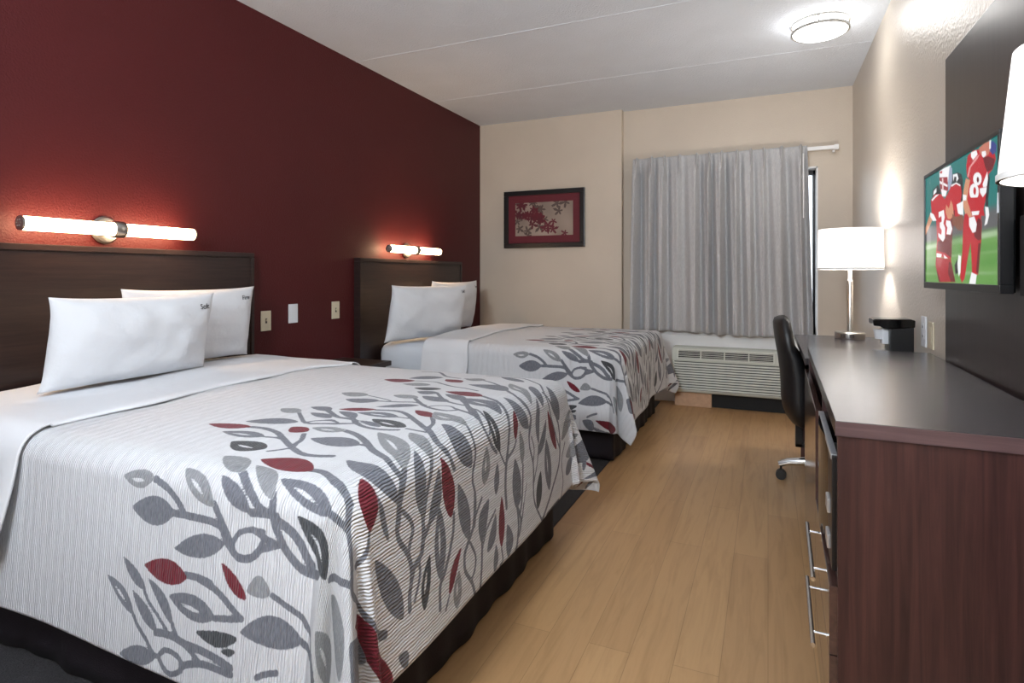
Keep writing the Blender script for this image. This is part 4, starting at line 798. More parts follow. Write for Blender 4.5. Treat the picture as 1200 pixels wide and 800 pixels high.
for (z0, z1, zh) in ((0.306, 0.452, 0.432), (0.155, 0.302, 0.283), (0.055, 0.151, None)):
    d = L(XF - 0.012, XF + 0.006, DY0 + 0.006, 1.950, z0, z1, 0.0015).build('drawer', FRONTWOOD, t)
    if zh:
        h = MB(); X = XF - 0.012 - OX
        h.tube([(X - 0.028, 1.475 - OY, zh), (X - 0.028, 1.80 - OY, zh)], 0.0055)
        for yy in (1.53, 1.745): h.tube([(X, yy - OY, zh), (X - 0.028, yy - OY, zh)], 0.004)
        h.build('handle', CHROME, d)
L(XF - 0.012, XF + 0.006, 1.956, DY1 - 0.004, 0.055, 0.715, 0.0015).build('door', FRONTWOOD, t)
L(XF + 0.03, XR - 0.04, 1.965, DY1 - 0.025, 0.72, 0.735).build('shelf', BLACKMT, t)  # black strip stands in for the shadow gap under the top

XR = XR_
# microwave in the niche
MX, MY0, MY1, MZ0, MZ1 = XF + 0.008, 1.452, 1.915, 0.4575, 0.735
t = thing('microwave', 'black microwave with silver trim in the open niche of the dresser', 'microwave', (MX + 0.0045, (MY0 + MY1) / 2, MZ0), -DROT)
w = (MY1 - MY0) / 2; H = MZ1 - MZ0
MB().box(0.012, 0.36, -w, w, 0.008, H, 0.006).build('body', BLACKPL, t)
door = []
for k in range(13):
    a = k / 12; door.append((-0.006 - 0.016 * math.sin(PI * a), -w + 0.12 + a * (2 * w - 0.12)))
door += [(0.011, w), (0.011, -w + 0.12)]
MB().prism(door, 0.012, H - 0.012, 'z').build('door', BLACKGL, t)
MB().box(-0.012, 0.011, -w, -w + 0.117, 0.012, H - 0.012, 0.003).build('control_panel', BLACKPL, t)
MB().box(-0.014, 0.0, -w + 0.005, w - 0.005, H - 0.022, H - 0.011, 0.002).build('top_trim', SILVERB, t)
for zz in (0.045, 0.125): MB().box(-0.019, -0.011, -w + 0.035, -w + 0.085, zz, zz + 0.032, 0.003).build('button', SILVERB, t)
for (a, b_) in ((0.04, -w + 0.04), (0.04, w - 0.04), (0.32, -w + 0.04), (0.32, w - 0.04)): MB().lathe([(0.012, 0), (0.012, 0.009)], (a, b_, 0), 12).build('foot', BLACKMT, t)

# dark wall panel behind the television
t = MB().box(XR - 0.022, XR - 0.001, 0.55, 2.58, 0.2, 1.906, 0.0015).build('wall_panel', PANELWOOD)
tag(t, 'tall dark laminate board fixed to the right wall behind the television', 'wall panel')

# ------------------------------------------------------------------ desk beyond the dresser
t = thing('desk', 'dark wood desk lower than the dresser holding the nickel lamp', 'desk', (XR - 0.002, 3.36, 0))
OX, OY = XR - 0.002, 3.36
L(0.147, XR - 0.003, 2.804, 3.91, 0.732, 0.76, 0.002).build('desktop', TOPWOOD, t)
L(0.18, XR - 0.003, 3.88, 3.90, 0, 0.732, 0.001).build('end_panel', SIDEWOOD, t)
L(0.585, 0.60, 2.81, 3.88, 0.35, 0.732).build('modesty_panel', SIDEWOOD, t)

# desk lamp
SHADE = None
def shade_mat(name, col):
    m, nt, b = nmat(name)
    b.inputs['Base Color'].default_value = col; b.inputs['Roughness'].default_value = 0.9
    n = node(nt, 'ShaderNodeTexNoise'); n.inputs['Scale'].default_value = 300
    nt.links.new(coords(nt), n.inputs['Vector']); add_bump(nt, b, n.outputs['Fac'], 0.15, 0.002)
    tr = node(nt, 'ShaderNodeBsdfTranslucent'); tr.inputs['Color'].default_value = col
    mx = node(nt, 'ShaderNodeMixShader'); mx.inputs[0].default_value = 0.5
    nt.links.new(b.outputs[0], mx.inputs[1]); nt.links.new(tr.outputs[0], mx.inputs[2])
    nt.links.new(mx.outputs[0], nt.nodes['Material Output'].inputs['Surface'])
    return m
SHADE = shade_mat('white_linen_shade', (0.86, 0.86, 0.87, 1))
BULB = emis('bulb_glow', (1.0, 0.93, 0.86, 1), 25)
def shade_and_bulb(t, zb, zt, rb, rt, power, lamp_name):
    s = MB().lathe([(rb, zb), (rt, zt), (rt - 0.003, zt), (rb - 0.003, zb), (rb, zb)], n=72, cap=False)
    sh = s.build('lamp_shade', SHADE, t)
    r = MB().lathe([(rb + 0.0015, zb), (rb + 0.0015, zb + 0.010), (rb - 0.004, zb + 0.010), (rb - 0.004, zb), (rb + 0.0015, zb)], n=72, cap=False)
    r.build('shade_rim', WHITE, sh)
    sp = MB()
    for k in range(3):
        a = k * 2 * PI / 3; sp.tube([(0, 0, zt - 0.02), ((rt - 0.004) * math.cos(a), (rt - 0.004) * math.sin(a), zt - 0.006)], 0.0018, 6)
    sp.build('shade_spider', NICKEL, sh)
    zm = zb + (zt - zb) * 0.5
    MB().lathe([(0.004, zm - 0.055), (0.014, zm - 0.045), (0.016, zm - 0.03), (0.030, zm + 0.005), (0.026, zm + 0.03), (0.006, zm + 0.045)], n=24).build('bulb', BULB, t)
    l = bpy.data.lights.new(lamp_name, 'POINT'); l.energy = power; l.color = (1.0, 0.95, 0.90); l.shadow_soft_size = 0.045
    o = bpy.data.objects.new(lamp_name, l); C.objects.link(o); o.parent = t; o.location = (0, 0, zm + 0.075 if zt - zb > 0.18 else zm)
    return o

LX, LY = 0.425, 3.78
t = thing('table_lamp', 'lit nickel table lamp with white drum shade standing on the desk', 'lamp', (LX, LY, 0.76))
MB().lathe([(0.074, 0.0), (0.076, 0.003), (0.076, 0.034), (0.072, 0.038), (0.02, 0.039)], n=48).build('base', NICKEL, t)
g = MB().box(-0.054, -0.030, -0.072, -0.060, 0.010, 0.030, 0.001); g.box(-0.012, 0.012, -0.079, -0.07, 0.010, 0.030, 0.001); g.build('base_outlets', PLATE_S, t)
MB().lathe([(0.0155, 0.038), (0.0155, 0.325), (0.013, 0.332), (0.010, 0.336), (0.010, 0.45)], n=28).build('pole', NICKEL, t)
MB().tube([(0.0, 0, 0.44), (0, 0, 0.62)], 0.003, 8).build('harp_rod', NICKEL, t)
shade_and_bulb(t, 0.390, 0.618, 0.164, 0.159, 13, 'lamp_light')

# second lamp, close to the camera, reaching in from the right edge
FX, FY = 0.449, 1.12
t = thing('floor_lamp', 'lit lamp with tapered white shade at the right edge before the television', 'lamp', (FX, FY, 0))
MB().lathe([(0.12, 0.0), (0.125, 0.004), (0.125, 0.020), (0.02, 0.028)], n=48).build('base', NICKEL, t)
MB().lathe([(0.012, 0.02), (0.012, 1.33)], n=24).build('pole', NICKEL, t)
MB().tube([(0.0, 0, 1.32), (0, 0, 1.44)], 0.003, 8).build('harp_rod', NICKEL, t)
shade_and_bulb(t, 1.266, 1.464, 0.122, 0.103, 5, 'lamp_light')

# coffee maker on the desk just beyond the dresser
t = thing('coffee_maker', 'small black single cup coffee maker in front of the wall outlets', 'coffee maker', (0.4935, 3.09, 0.76))
# brewing side faces -x
MB().box(0.0, 0.092, -0.058, 0.058, 0.0, 0.13, 0.006).build('tower', BLACKPL, t)
hd = [(-0.063, 0.140), (-0.059, 0.132), (-0.035, 0.130), (-0.022, 0.121), (0.0, 0.119), (0.095, 0.128), (0.0965, 0.160), (0.08, 0.165), (-0.056, 0.163), (-0.064, 0.158)]
MB().prism(hd, -0.062, 0.062, 'y').build('brew_head', BLACKGL, t, 0.004)
MB().box(-0.055, 0.002, -0.045, 0.045, 0.0, 0.018, 0.003).build('drip_tray', BLACKPL, t)
f = MB().box(-0.024, 0.001, -0.03, 0.03, 0.050, 0.118, 0.003); f.lathe([(0.020, 0.070), (0.027, 0.112)], (-0.028, 0, 0), 20); f.build('filter_holder', PLATE_W, t)

plate(2.985, 0.878, 'wide white outlet plate on right wall just behind the coffee maker', PLATE_W, 'outlet', 'right', w=0.075, h=0.13)
plate(2.865, 0.872, 'ivory outlet plate on right wall between coffee maker and dark panel', PLATE_I, 'rocker', 'right', w=0.075, h=0.11)

# ------------------------------------------------------------------ television
TX, TY0, TY1 = 0.520, 1.79, 2.545
TZ0, TZ1 = HC + (-0.047), HC + 0.360
t = thing('mounted_television', 'flat television showing two football players in red hanging on the dark panel', 'television', (TX, (TY0 + TY1) / 2, TZ0))
w = (TY1 - TY0) / 2; H = TZ1 - TZ0; bz = 0.012
f = MB()
f.box(0, 0.030, -w, w, 0, 0.022, 0.002); f.box(0, 0.030, -w, w, H - bz, H, 0.002)
f.box(0, 0.030, -w, -w + bz, 0.022, H - bz, 0.002); f.box(0, 0.030, w - bz, w, 0.022, H - bz, 0.002)
f.build('bezel', BLACKPL, t)
MB().box(0.006, 0.034, -w + 0.002, w - 0.002, 0.002, H - 0.002, 0.004).build('back_cover', BLACKGL, t)
MB().box(0.034, 0.052, -w + 0.08, w - 0.12, 0.02, H - 0.10, 0.01).build('rear_housing', BLACKPL, t)
MB().box(0.050, XR - 0.024 - TX, -0.12, 0.12, 0.08, 0.28, 0.004).build('wall_bracket', BLACKMT, t)
lg = MB().prism([(-w + 0.001, 0.20), (-w + 0.003, 0.20), (-w + 0.006, 0.235), (-w + 0.0095, 0.20), (-w + 0.0115, 0.20), (-w + 0.0075, 0.25), (-w + 0.0045, 0.25)], -0.0012, 0.0, 'x')
lg.build('white_sticker', PLATE_W, t)
SW, SH = 2 * w - 2 * bz, H - 0.022 - bz
def paint_screen():
    nx, ny = 420, 236
    # u: 0 at the left of the picture (far end, +y) .. 1 at the right (near end)
    U, V = np.meshgrid(np.linspace(0, 1, nx), np.linspace(0, 1, ny), indexing='ij')   # V: 0 top .. 1 bottom
    P = np.stack([0 * U + 0.0035, (0.5 - U) * SW, 0.022 + (1 - V) * SH], -1)
    col = np.zeros(U.shape + (3,))
    lin = lambda c: np.array(srgb(*c)[:3])
    teal, grey, green = lin((0, 112, 108)), lin((92, 92, 94)), lin((98, 150, 72))
    a = np.clip((V - 0.44) / 0.06, 0, 1)[..., None]; col[:] = teal * (1 - a) + grey * a
    a = np.clip((V - 0.60) / 0.05, 0, 1)[..., None]; col[:] = col * (1 - a) + green * a
    n = np.clip(wav(U * 1.5, V * 9, 5, 8, 0.5, 1.2) * 1.3, -1, 1)[..., None] * a; col += n * np.array([0.05, 0.05, 0.03])
    for (v0, v1, s) in ((0.64, 0.70, .5), (0.76, 0.79, .35), (0.90, 0.94, .25)):
        vv = V + (0.02 * U if v0 < .7 else 0)
        m_ = (np.clip((vv - v0) / 0.02, 0, 1) * np.clip((v1 - vv) / 0.02, 0, 1))[..., None] * s * (0.7 + 0.3 * np.sin(U * 9 + v0 * 30))[..., None]
        col[:] = col * (1 - m_) + lin((200, 215, 190)) * m_
    def poly(pts, c, soft=0.006):
        pts = np.array(pts, float); d = np.full(U.shape, 1e9); inside = np.zeros(U.shape, bool)
        for i in range(len(pts)):
            (x0, y0), (x1, y1) = pts[i], pts[(i + 1) % len(pts)]
            ex, ey = (x1 - x0), (y1 - y0); L2 = (ex * 1.8) ** 2 + ey ** 2 + 1e-12
            tt = np.clip(((U - x0) * ex * 3.24 + (V - y0) * ey) / L2, 0, 1)
            d = np.minimum(d, np.hypot((U - x0 - tt * ex) * 1.8, V - y0 - tt * ey))
            if y0 != y1:
                c_ = ((y0 > V) != (y1 > V)) & (U < (x1 - x0) * (V - y0) / (y1 - y0) + x0); inside ^= c_
        sd = np.where(inside, d, -d); m_ = np.clip(sd / soft + 0.5, 0, 1)[..., None]
        col[:] = col * (1 - m_) + lin(c) * m_
    for pts, c in TVPOLY: poly(pts, c)
    o = grid_obj('screen', P, color_attr_mat('screen_picture', 0.55, 0.15), t)
    a = o.data.color_attributes.new('paint', 'FLOAT_COLOR', 'POINT')
    a.data.foreach_set('color', np.concatenate([np.clip(col, 0, 1), np.ones(col.shape[:2] + (1,))], -1).reshape(-1).astype(np.float32))
paint_screen()

# black box between television and panel at the right
t = thing('mounted_black_box', 'black box fixed to the panel behind the near end of the television', 'media box', (XR - 0.0225, 1.66, 1.07))
MB().box(-0.045, 0, -0.13, 0.09, 0.0, 0.19, 0.004).build('case', BLACKMT, t)
MB().lathe([(0.02, -0.056), (0.026, -0.050), (0.026, -0.045)], (0, -0.09, 0.15), 20, 'x').build('knob', BLACKPL, t)

# ------------------------------------------------------------------ office chair
CX, CY = 0.33, 3.50
t = thing('office_chair', 'black padded office chair with chrome star base pushed in at the desk', 'chair', (CX, CY, 0))
def superloft(name, secs, mat, n=40, e=2.6):
    """secs: (z, xc, half_x, half_y)"""
    P = []
    for (z, xc, hx, hy) in secs:
        th = np.linspace(0, 2 * PI, n, endpoint=False)
        c, s_ = np.cos(th), np.sin(th)
        x = xc + hx * np.sign(c) * np.abs(c) ** (2 / e); y = hy * np.sign(s_) * np.abs(s_) ** (2 / e)
        x = x - (1 - (y / max(hy, 1e-6)) ** 2) * 0.018       # hollow towards the sitter
        P.append(np.stack([x, y, np.full(n, z)], -1))
    return grid_obj(name, np.array(P), mat, t, closed=True)
prof = [(0.893, 0.054, 0.084), (0.885, 0.038, 0.104), (0.865, 0.032, 0.116), (0.83, 0.034, 0.124), (0.78, 0.040, 0.132), (0.73, 0.048, 0.140),
        (0.69, 0.055, 0.172), (0.60, 0.066, 0.196), (0.53, 0.070, 0.200), (0.46, 0.072, 0.202), (0.41, 0.080, 0.200), (0.37, 0.095, 0.195), (0.335, 0.120, 0.185), (0.325, 0.145, 0.172)]
secs = [(z, (a + b_) / 2 - CX + 0.010, (b_ - a) / 2, 0.21 * min(1.0, 0.72 + 3.2 * (0.893 - z)) * (1 if z > 0.4 else max(0.6, 1 - (0.4 - z) * 4))) for z, a, b_ in prof]
superloft('backrest', [(secs[0][0], secs[0][1], 0.001, 0.01)] + secs + [(secs[-1][0] - 0.001, secs[-1][1], 0.001, 0.01)], LEATHER)
superloft('seat', [(0.40, 0.04, 0.01, 0.01), (0.402, 0.04, 0.17, 0.19), (0.42, 0.04, 0.195, 0.225), (0.46, 0.04, 0.20, 0.23), (0.485, 0.04, 0.17, 0.20), (0.490, 0.04, 0.01, 0.01)], LEATHER)
MB().box(-0.12, 0.10, -0.09, 0.09, 0.35, 0.402, 0.006).build('tilt_mechanism', BLACKPL, t)
jb = MB(); jb.box(-0.195, -0.158, -0.03, 0.03, 0.195, 0.40, 0.004); jb.box(-0.195, -0.04, -0.03, 0.03, 0.195, 0.215, 0.004); jb.box(-0.06, -0.03, -0.03, 0.03, 0.195, 0.36, 0.004)
jb.build('back_bracket', BLACKPL, t)
for s in (-1, 1):
    a = MB(); a.tube([(-0.15, s * 0.19, 0.58), (-0.10, s * 0.235, 0.61), (0.0, s * 0.24, 0.615), (0.08, s * 0.24, 0.61), (0.09, s * 0.24, 0.54), (0.04, s * 0.22, 0.43)], 0.014)
    a.build('armrest', BLACKPL, t)
MB().lathe([(0.028, 0.10), (0.028, 0.24), (0.018, 0.245), (0.018, 0.36)], n=24).build('gas_lift', BLACKPL, t)
for k in range(5):
    an = PI - 0.04 + k * 2 * PI / 5; c, s = math.cos(an), math.sin(an)
    leg = MB(); leg.tube([(0.02 * c, 0.02 * s, 0.118), (0.13 * c, 0.13 * s, 0.116), (0.23 * c, 0.23 * s, 0.100), (0.275 * c, 0.275 * s, 0.082)], [0.028, 0.024, 0.020, 0.016])
    lg = leg.build('leg', CHROME, t)
    ca = MB(); ca.lathe([(0.006, 0.05), (0.006, 0.075)], (0.265 * c, 0.265 * s, 0), 10)
    for q in (-1, 1):
        px, py = 0.265 * c - s * 0.013 * q, 0.265 * s + c * 0.013 * q
        M = Matrix.Rotation(an, 4, 'Z')
        ca.lathe([(0.010, -0.009), (0.026, -0.008), (0.027, 0.0), (0.026, 0.008), (0.010, 0.009)], (px, py, 0.0275), 20, 'y', M=M)
    ca.build('caster', BLACKPL, lg)
# ------------------------------------------------------------------ beds
BXF = -0.85           # where the flat top ends at the foot
BB = 0.655            # half width of the flat top
RR = 0.075            # rounding radius
ZT = 0.672
def cloth_surface(p, q, seed, off=0.0, ripple=1.0):
    """p along the bed (0 at the foot edge, positive hangs down), q across; arrays -> local points (x, y, z)."""
    ep = np.maximum(p, 0); eq = np.maximum(np.abs(q) - BB, 0); sg = np.sign(q)
    e = np.hypot(ep, eq); e = e * (1 - 0.17 * np.sin(2 * np.arctan2(eq, ep)) ** 2); phi = np.arctan2(eq, ep)
    phi = np.where(e < 1e-9, 0, phi)
    corner = np.sin(2 * phi) ** 2 * (e > 1e-9)
    tt = np.where(ep > 0, np.where(eq > 0, sg * (BB + phi * 0.55), q), sg * (BB + PI / 2 * 0.55 - p))
    a0 = RR * PI / 2
    r_ = np.random.RandomState(seed)
    rip = 0
    for k in range(5):
        f = r_.uniform(3.5, 10); ph = r_.uniform(0, 2 * PI); rip = rip + np.sin(tt * f + ph) * (0.5 if k else 1.0)
    hang = np.maximum(e - a0, 0)
    cornerfold = np.sin(phi * 10.0 + r_.uniform(0, 1)) * 0.16 * np.sin(2 * phi)
    flare = 0.09 + 0.16 * corner + cornerfold
    flare = np.clip(flare, -0.05, 0.7)
    th = np.minimum(e / RR, PI / 2)
    h = RR * np.sin(th) + flare * hang + ripple * 0.022 * rip * np.clip(hang / 0.35, 0, 1.2) * 0.45
    v = RR * (1 - np.cos(th)) + hang * np.sqrt(1 - np.clip(flare, 0, .8) ** 2)
    v = np.minimum(v, ZT - 0.03 + off)
    x = BXF + np.minimum(p, 0) + np.cos(phi) * h
    y = np.clip(q, -BB, BB) + sg * np.sin(phi) * h
    onside = (p <= 0)
    x = np.where(onside, BXF + p, x); y = np.where(onside & (eq > 0), sg * (BB + h), y)
    dome = 0.020 * (1 - (np.minimum(np.abs(q), BB) / BB) ** 2) * np.clip(1 - ep * 8, 0, 1)
    wr = 0.0035 * wav(p, q, seed + 3, 9, 0.8, 3.0) + 0.0022 * wav(p, q, seed + 9, 9, 3, 7)
    z = ZT + dome - v + wr * np.clip(1 - e * 4, 0.2, 1)
    # push outward by off along the approximate normal
    nz = np.cos(th); nh = np.sin(th)
    x = x + off * nh * np.cos(phi) * (~onside); y = y + off * nh * np.where(onside, 1, np.sin(phi)) * sg * (eq > 0)
    z = z + off * nz
    return np.stack([x, y, z], -1)

def comforter_mat():
    m, nt, b = nmat('vine_print_comforter')
    uv = node(nt, 'ShaderNodeUVMap', uv_map='cloth')
    def thr(name, w=0.0012):
        a = node(nt, 'ShaderNodeAttribute', attribute_name=name)
        mr = node(nt, 'ShaderNodeMapRange'); mr.inputs['From Min'].default_value = -w; mr.inputs['From Max'].default_value = w
        nt.links.new(wob.outputs[0], None) if False else None
        ad = node(nt, 'ShaderNodeMath', operation='ADD'); nt.links.new(a.outputs['Fac'], ad.inputs[0]); nt.links.new(wob.outputs[0], ad.inputs[1])
        nt.links.new(ad.outputs[0], mr.inputs['Value']); return mr.outputs['Result']
    # slightly ragged woven edge
    ns = node(nt, 'ShaderNodeTexNoise'); ns.inputs['Scale'].default_value = 120; ns.inputs['Detail'].default_value = 2
    nt.links.new(uv.outputs[0], ns.inputs['Vector'])
    wob = node(nt, 'ShaderNodeMapRange'); wob.inputs['To Min'].default_value = -0.0022; wob.inputs['To Max'].default_value = 0.0022
    nt.links.new(ns.outputs['Fac'], wob.inputs['Value'])
    # woven heather for the coloured parts
    mp = node(nt, 'ShaderNodeMapping'); mp.inputs['Scale'].default_value = (60, 420, 1); nt.links.new(uv.outputs[0], mp.inputs['Vector'])
    hn = node(nt, 'ShaderNodeTexNoise'); hn.inputs['Scale'].default_value = 1; hn.inputs['Detail'].default_value = 1
    nt.links.new(mp.outputs[0], hn.inputs['Vector'])
    cur = None
    white = srgb(214, 215, 218)
    for (nm, c0, c1) in (('F_light', srgb(126, 128, 132), srgb(154, 156, 159)), ('F_mid', srgb(97, 100, 109), srgb(124, 126, 134)),
                         ('F_dark', srgb(50, 52, 56), srgb(78, 81, 85)), ('F_red', srgb(92, 6, 26), srgb(122, 16, 38)), ('F_white', white, white)):
        c = ramp(nt, hn.outputs['Fac'], [(0.35, c0), (0.65, c1)])
        mx = node(nt, 'ShaderNodeMix', data_type='RGBA')
        nt.links.new(thr(nm), mx.inputs[0]); nt.links.new(c, mx.inputs[7])
        if cur is None: mx.inputs[6].default_value = white
        else: nt.links.new(cur, mx.inputs[6])
        cur = mx.outputs[2]
    nt.links.new(cur, b.inputs['Base Color'])
    b.inputs['Roughness'].default_value = 0.85; b.inputs['Sheen Weight'].default_value = 0.1
    # seersucker ribs broken into bands
    wv = node(nt, 'ShaderNodeTexWave', wave_type='BANDS', bands_direction='Y'); wv.inputs['Scale'].default_value = 42
    wv.inputs['Distortion'].default_value = 3.5; wv.inputs['Detail'].default_value = 2; wv.inputs['Detail Scale'].default_value = 0.6
    nt.links.new(uv.outputs[0], wv.inputs['Vector'])
    mp2 = node(nt, 'ShaderNodeMapping'); mp2.inputs['Scale'].default_value = (24, 90, 1); nt.links.new(uv.outputs[0], mp2.inputs['Vector'])
    n2 = node(nt, 'ShaderNodeTexNoise'); n2.inputs['Scale'].default_value = 1; n2.inputs['Detail'].default_value = 3
    nt.links.new(mp2.outputs[0], n2.inputs['Vector'])
    ml = node(nt, 'ShaderNodeMath', operation='MULTIPLY'); nt.links.new(wv.outputs['Fac'], ml.inputs[0]); nt.links.new(n2.outputs['Fac'], ml.inputs[1])
    w2 = node(nt, 'ShaderNodeTexWave', wave_type='BANDS', bands_direction='Y'); w2.inputs['Scale'].default_value = 8.5
    w2.inputs['Distortion'].default_value = 1.5; w2.inputs['Detail'].default_value = 1; nt.links.new(uv.outputs[0], w2.inputs['Vector'])
    nb = add_bump(nt, b, w2.outputs['Fac'], 0.28, 0.008)
    add_bump(nt, b, ml.outputs[0], 0.85, 0.006, nb)
    return m
COMF = comforter_mat()

def pattern_fields(Pm, Qm):
    """signed fields (metres) of the vine print over cloth coordinates."""
    F = {k: np.full(Pm.shape, -0.05) for k in ('F_light', 'F_mid', 'F_dark', 'F_red', 'F_white')}
    def region(pts, r):
        a = np.array(pts); lo, hi = a.min(0) - r, a.max(0) + r
        i = np.where((Pm[:, 0] >= lo[0]) & (Pm[:, 0] <= hi[0]))[0]; j = np.where((Qm[0] >= lo[1]) & (Qm[0] <= hi[1]))[0]
        if len(i) < 2 or len(j) < 2: return None
        return slice(i[0], i[-1] + 1), slice(j[0], j[-1] + 1)
    def stem(pts, r, key='F_mid'):
        s = region(pts, 0.05)
        if s is None: return
        X, Y = Pm[s], Qm[s]; d = np.full(X.shape, 1e9)
        for (x0, y0), (x1, y1) in zip(pts[:-1], pts[1:]):
            ex, ey = x1 - x0, y1 - y0; t_ = np.clip(((X - x0) * ex + (Y - y0) * ey) / (ex * ex + ey * ey + 1e-12), 0, 1)
            d = np.minimum(d, np.hypot(X - x0 - t_ * ex, Y - y0 - t_ * ey))
        F[key][s] = np.maximum(F[key][s], r - d)
    def leaf(b, t_, w, key, slit=0, bend=0.0):
        s = region([b, t_], abs(w) + 0.06)
        if s is None: return
        X, Y = Pm[s], Qm[s]; ax = np.array(t_) - np.array(b); L_ = np.hypot(*ax); ax = ax / L_
        u = ((X - b[0]) * ax[0] + (Y - b[1]) * ax[1]) / L_; v = -(X - b[0]) * ax[1] + (Y - b[1]) * ax[0]
        uc = np.clip(u, 0, 1); v = v - bend * L_ * np.sin(PI * uc)
        hw = w * np.sin(PI * uc ** 0.85) ** 0.8
        f = (hw - np.abs(v)) * 0.85; f = np.where((u < 0) | (u > 1), -np.hypot(np.abs(v), np.maximum(-u, u - 1) * L_), f)
        f = np.clip(f, -0.05, 1)
        F[key][s] = np.maximum(F[key][s], f)
        for k2 in F:                       # leaves in front cover what is under them
            if k2 not in (key, 'F_white'): F[k2][s] = np.minimum(F[k2][s], -f) if k2 in ('F_dark', 'F_red') or key == 'F_light' else F[k2][s]
        if slit:
            g = (min(0.0045, 0.22 * w) * slit * np.sin(PI * np.clip((u - 0.25) / 0.5, 0, 1)) - np.abs(v - 0.15 * w)); g = np.where((u < 0.25) | (u > 0.75), -0.02, g)
            F['F_white'][s] = np.maximum(F['F_white'][s], g)
    for st in STEMS: stem(st[1], st[0] * 0.8)
    for lf in LEAVES: leaf(*lf)
    for b_, t_, w_, k_, s_, bd in LEAVES:      # the far side hangs with the mirrored motif
        if b_[1] < -BB and t_[1] < -BB: leaf((b_[0], -b_[1]), (t_[0], -t_[1]), w_, k_, s_, -bd)
    return F

def comforter(yc, seed, label):
    N = 1.27
    p = np.linspace(-N, 0.475, 350); q = np.linspace(-(BB + 0.52), BB + 0.52, 470)
    Pm, Qm = np.meshgrid(p, q, indexing='ij')
    G = cloth_surface(Pm, Qm, seed)
    uv = np.stack([Qm, Pm], -1)
    o = grid_obj('comforter', G, COMF, None, 0.010, uv)
    F = pattern_fields(Pm, Qm)
    for k, a in F.items():
        at = o.data.attributes.new(k, 'FLOAT', 'POINT'); at.data.foreach_set('value', a.reshape(-1).astype(np.float32))
    o.location = (0, yc, 0)
    tag(o, label, 'comforter', 'vine print comforters')
    return o

def turn_down(yc, seed, p0, p1, drop, label):
    p = np.linspace(p0, p1, 110); q = np.linspace(-(BB + drop), BB + drop, 330)
    Pm, Qm = np.meshgrid(p, q, indexing='ij')
    # the fold line wanders a little and rolls under at its edge
    Pw = Pm + (0.020 * np.sin(Qm * 5 + seed) + 0.012 * np.sin(Qm * 13)) * (Pm - p0) / (p1 - p0)
    k = np.clip((Pm - (p1 - 0.03)) / 0.03, 0, 1)
    G = cloth_surface(Pw, Qm, seed, 0.016)
    G[..., 2] += 0.006 * wav(Pm * 1, Qm * 1, seed + 5, 8, 1.0, 3.5) * (np.abs(Qm) < BB + 0.05)
    over = np.maximum(np.abs(Qm) - BB - 0.1, 0)
    G[..., 1] += np.sign(Qm) * 0.10 * over * (1.0 + 0.9 * np.sin(Pm * 40 + 1) * (Pm - p0) / (p1 - p0)) 
    G[..., 2] -= 0.010 * (1 - np.sqrt(np.clip(1 - k ** 2, 0, 1))) * (np.abs(Qm) < BB)
    o = grid_obj('turned_down_sheet', G, SHEET, None, 0.006)
    o.location = (0, yc, 0)
    tag(o, label, 'sheet', 'turned down white sheets')

def bed(yc, label):
    t = thing('bed', label, 'bed', (-1.7, yc, 0), group='double beds')
    P = []
    th = np.linspace(0, 2 * PI, 160, endpoint=False)
    x0, x1, hw = -2.585 + 1.7, -0.835 + 1.7, 0.685
    def ring(z, ins, e=14):
        c, s = np.cos(th), np.sin(th); cx, hx = (x0 + x1) / 2, (x1 - x0) / 2 - ins
        return np.stack([cx + hx * np.sign(c) * np.abs(c) ** (2 / e), (hw - ins) * np.sign(s) * np.abs(s) ** (2 / e), np.full(th.shape, z)], -1)
    zs = [(0.36, 0.4), (0.36, 0.03), (0.375, 0.012), (0.40, 0.003), (0.55, 0.0), (0.585, 0.004), (0.61, 0.016), (0.628, 0.04), (0.634, 0.10), (0.636, 0.5)]
    grid_obj('mattress', np.array([ring(*a) for a in zs]), FITTED, t, closed=True)
    MB().box(x0 + 0.01, x1 - 0.02, -hw + 0.02, hw - 0.02, 0.10, 0.36, 0.01).build('box_spring', FITTED, t)
    # pleated skirt
    pr = []
    X0, X1, Y = x0 + 0.01, x1 - 0.012, hw - 0.012
    for k in np.linspace(X0, X1, 160): pr.append((k, -Y, 0, -1))
    for k in np.linspace(-Y, Y, 130)[1:]: pr.append((X1, k, 1, 0))
    for k in np.linspace(X1, X0, 160)[1:]: pr.append((k, Y, 0, 1))
    pr = np.array(pr); n = len(pr); ar = np.arange(n) * 0.0108
    G = []
    for z in np.linspace(0.35, 0.012, 10):
        a = (0.35 - z) / 0.35; w_ = 0.006 * a * (np.sin(ar * 17) + 0.7 * np.sin(ar * 41 + 1)) + 0.006 * a
        G.append(np.stack([pr[:, 0] + pr[:, 2] * w_, pr[:, 1] + pr[:, 3] * w_, np.full(n, z)], -1))
    grid_obj('bed_skirt', np.array(G), SKIRT, t, 0.002)
    for (a, b_) in ((x0 + 0.1, -hw + 0.1), (x0 + 0.1, hw - 0.1), (x1 - 0.12, -hw + 0.1), (x1 - 0.12, hw - 0.1)): MB().lathe([(0.025, 0.006), (0.025, 0.10)], (a, b_, 0), 14).build('foot', BLACKMT, t)
bed(BY1, 'near bed with black skirt, in the left foreground')
bed(BY2, 'far bed with black skirt, by the back wall and window')
comforter(BY1, 21, 'white comforter with grey and burgundy vine leaves spread over the near bed')
comforter(BY2, 37, 'white comforter with grey and burgundy vine leaves spread over the far bed')
turn_down(BY1, 3, -1.70, -1.05, 0.36, 'smooth white sheet turned down over the head half of the near bed')
turn_down(BY2, 12, -1.29, -0.97, 0.40, 'smooth white sheet turned down over the comforter of the far bed')

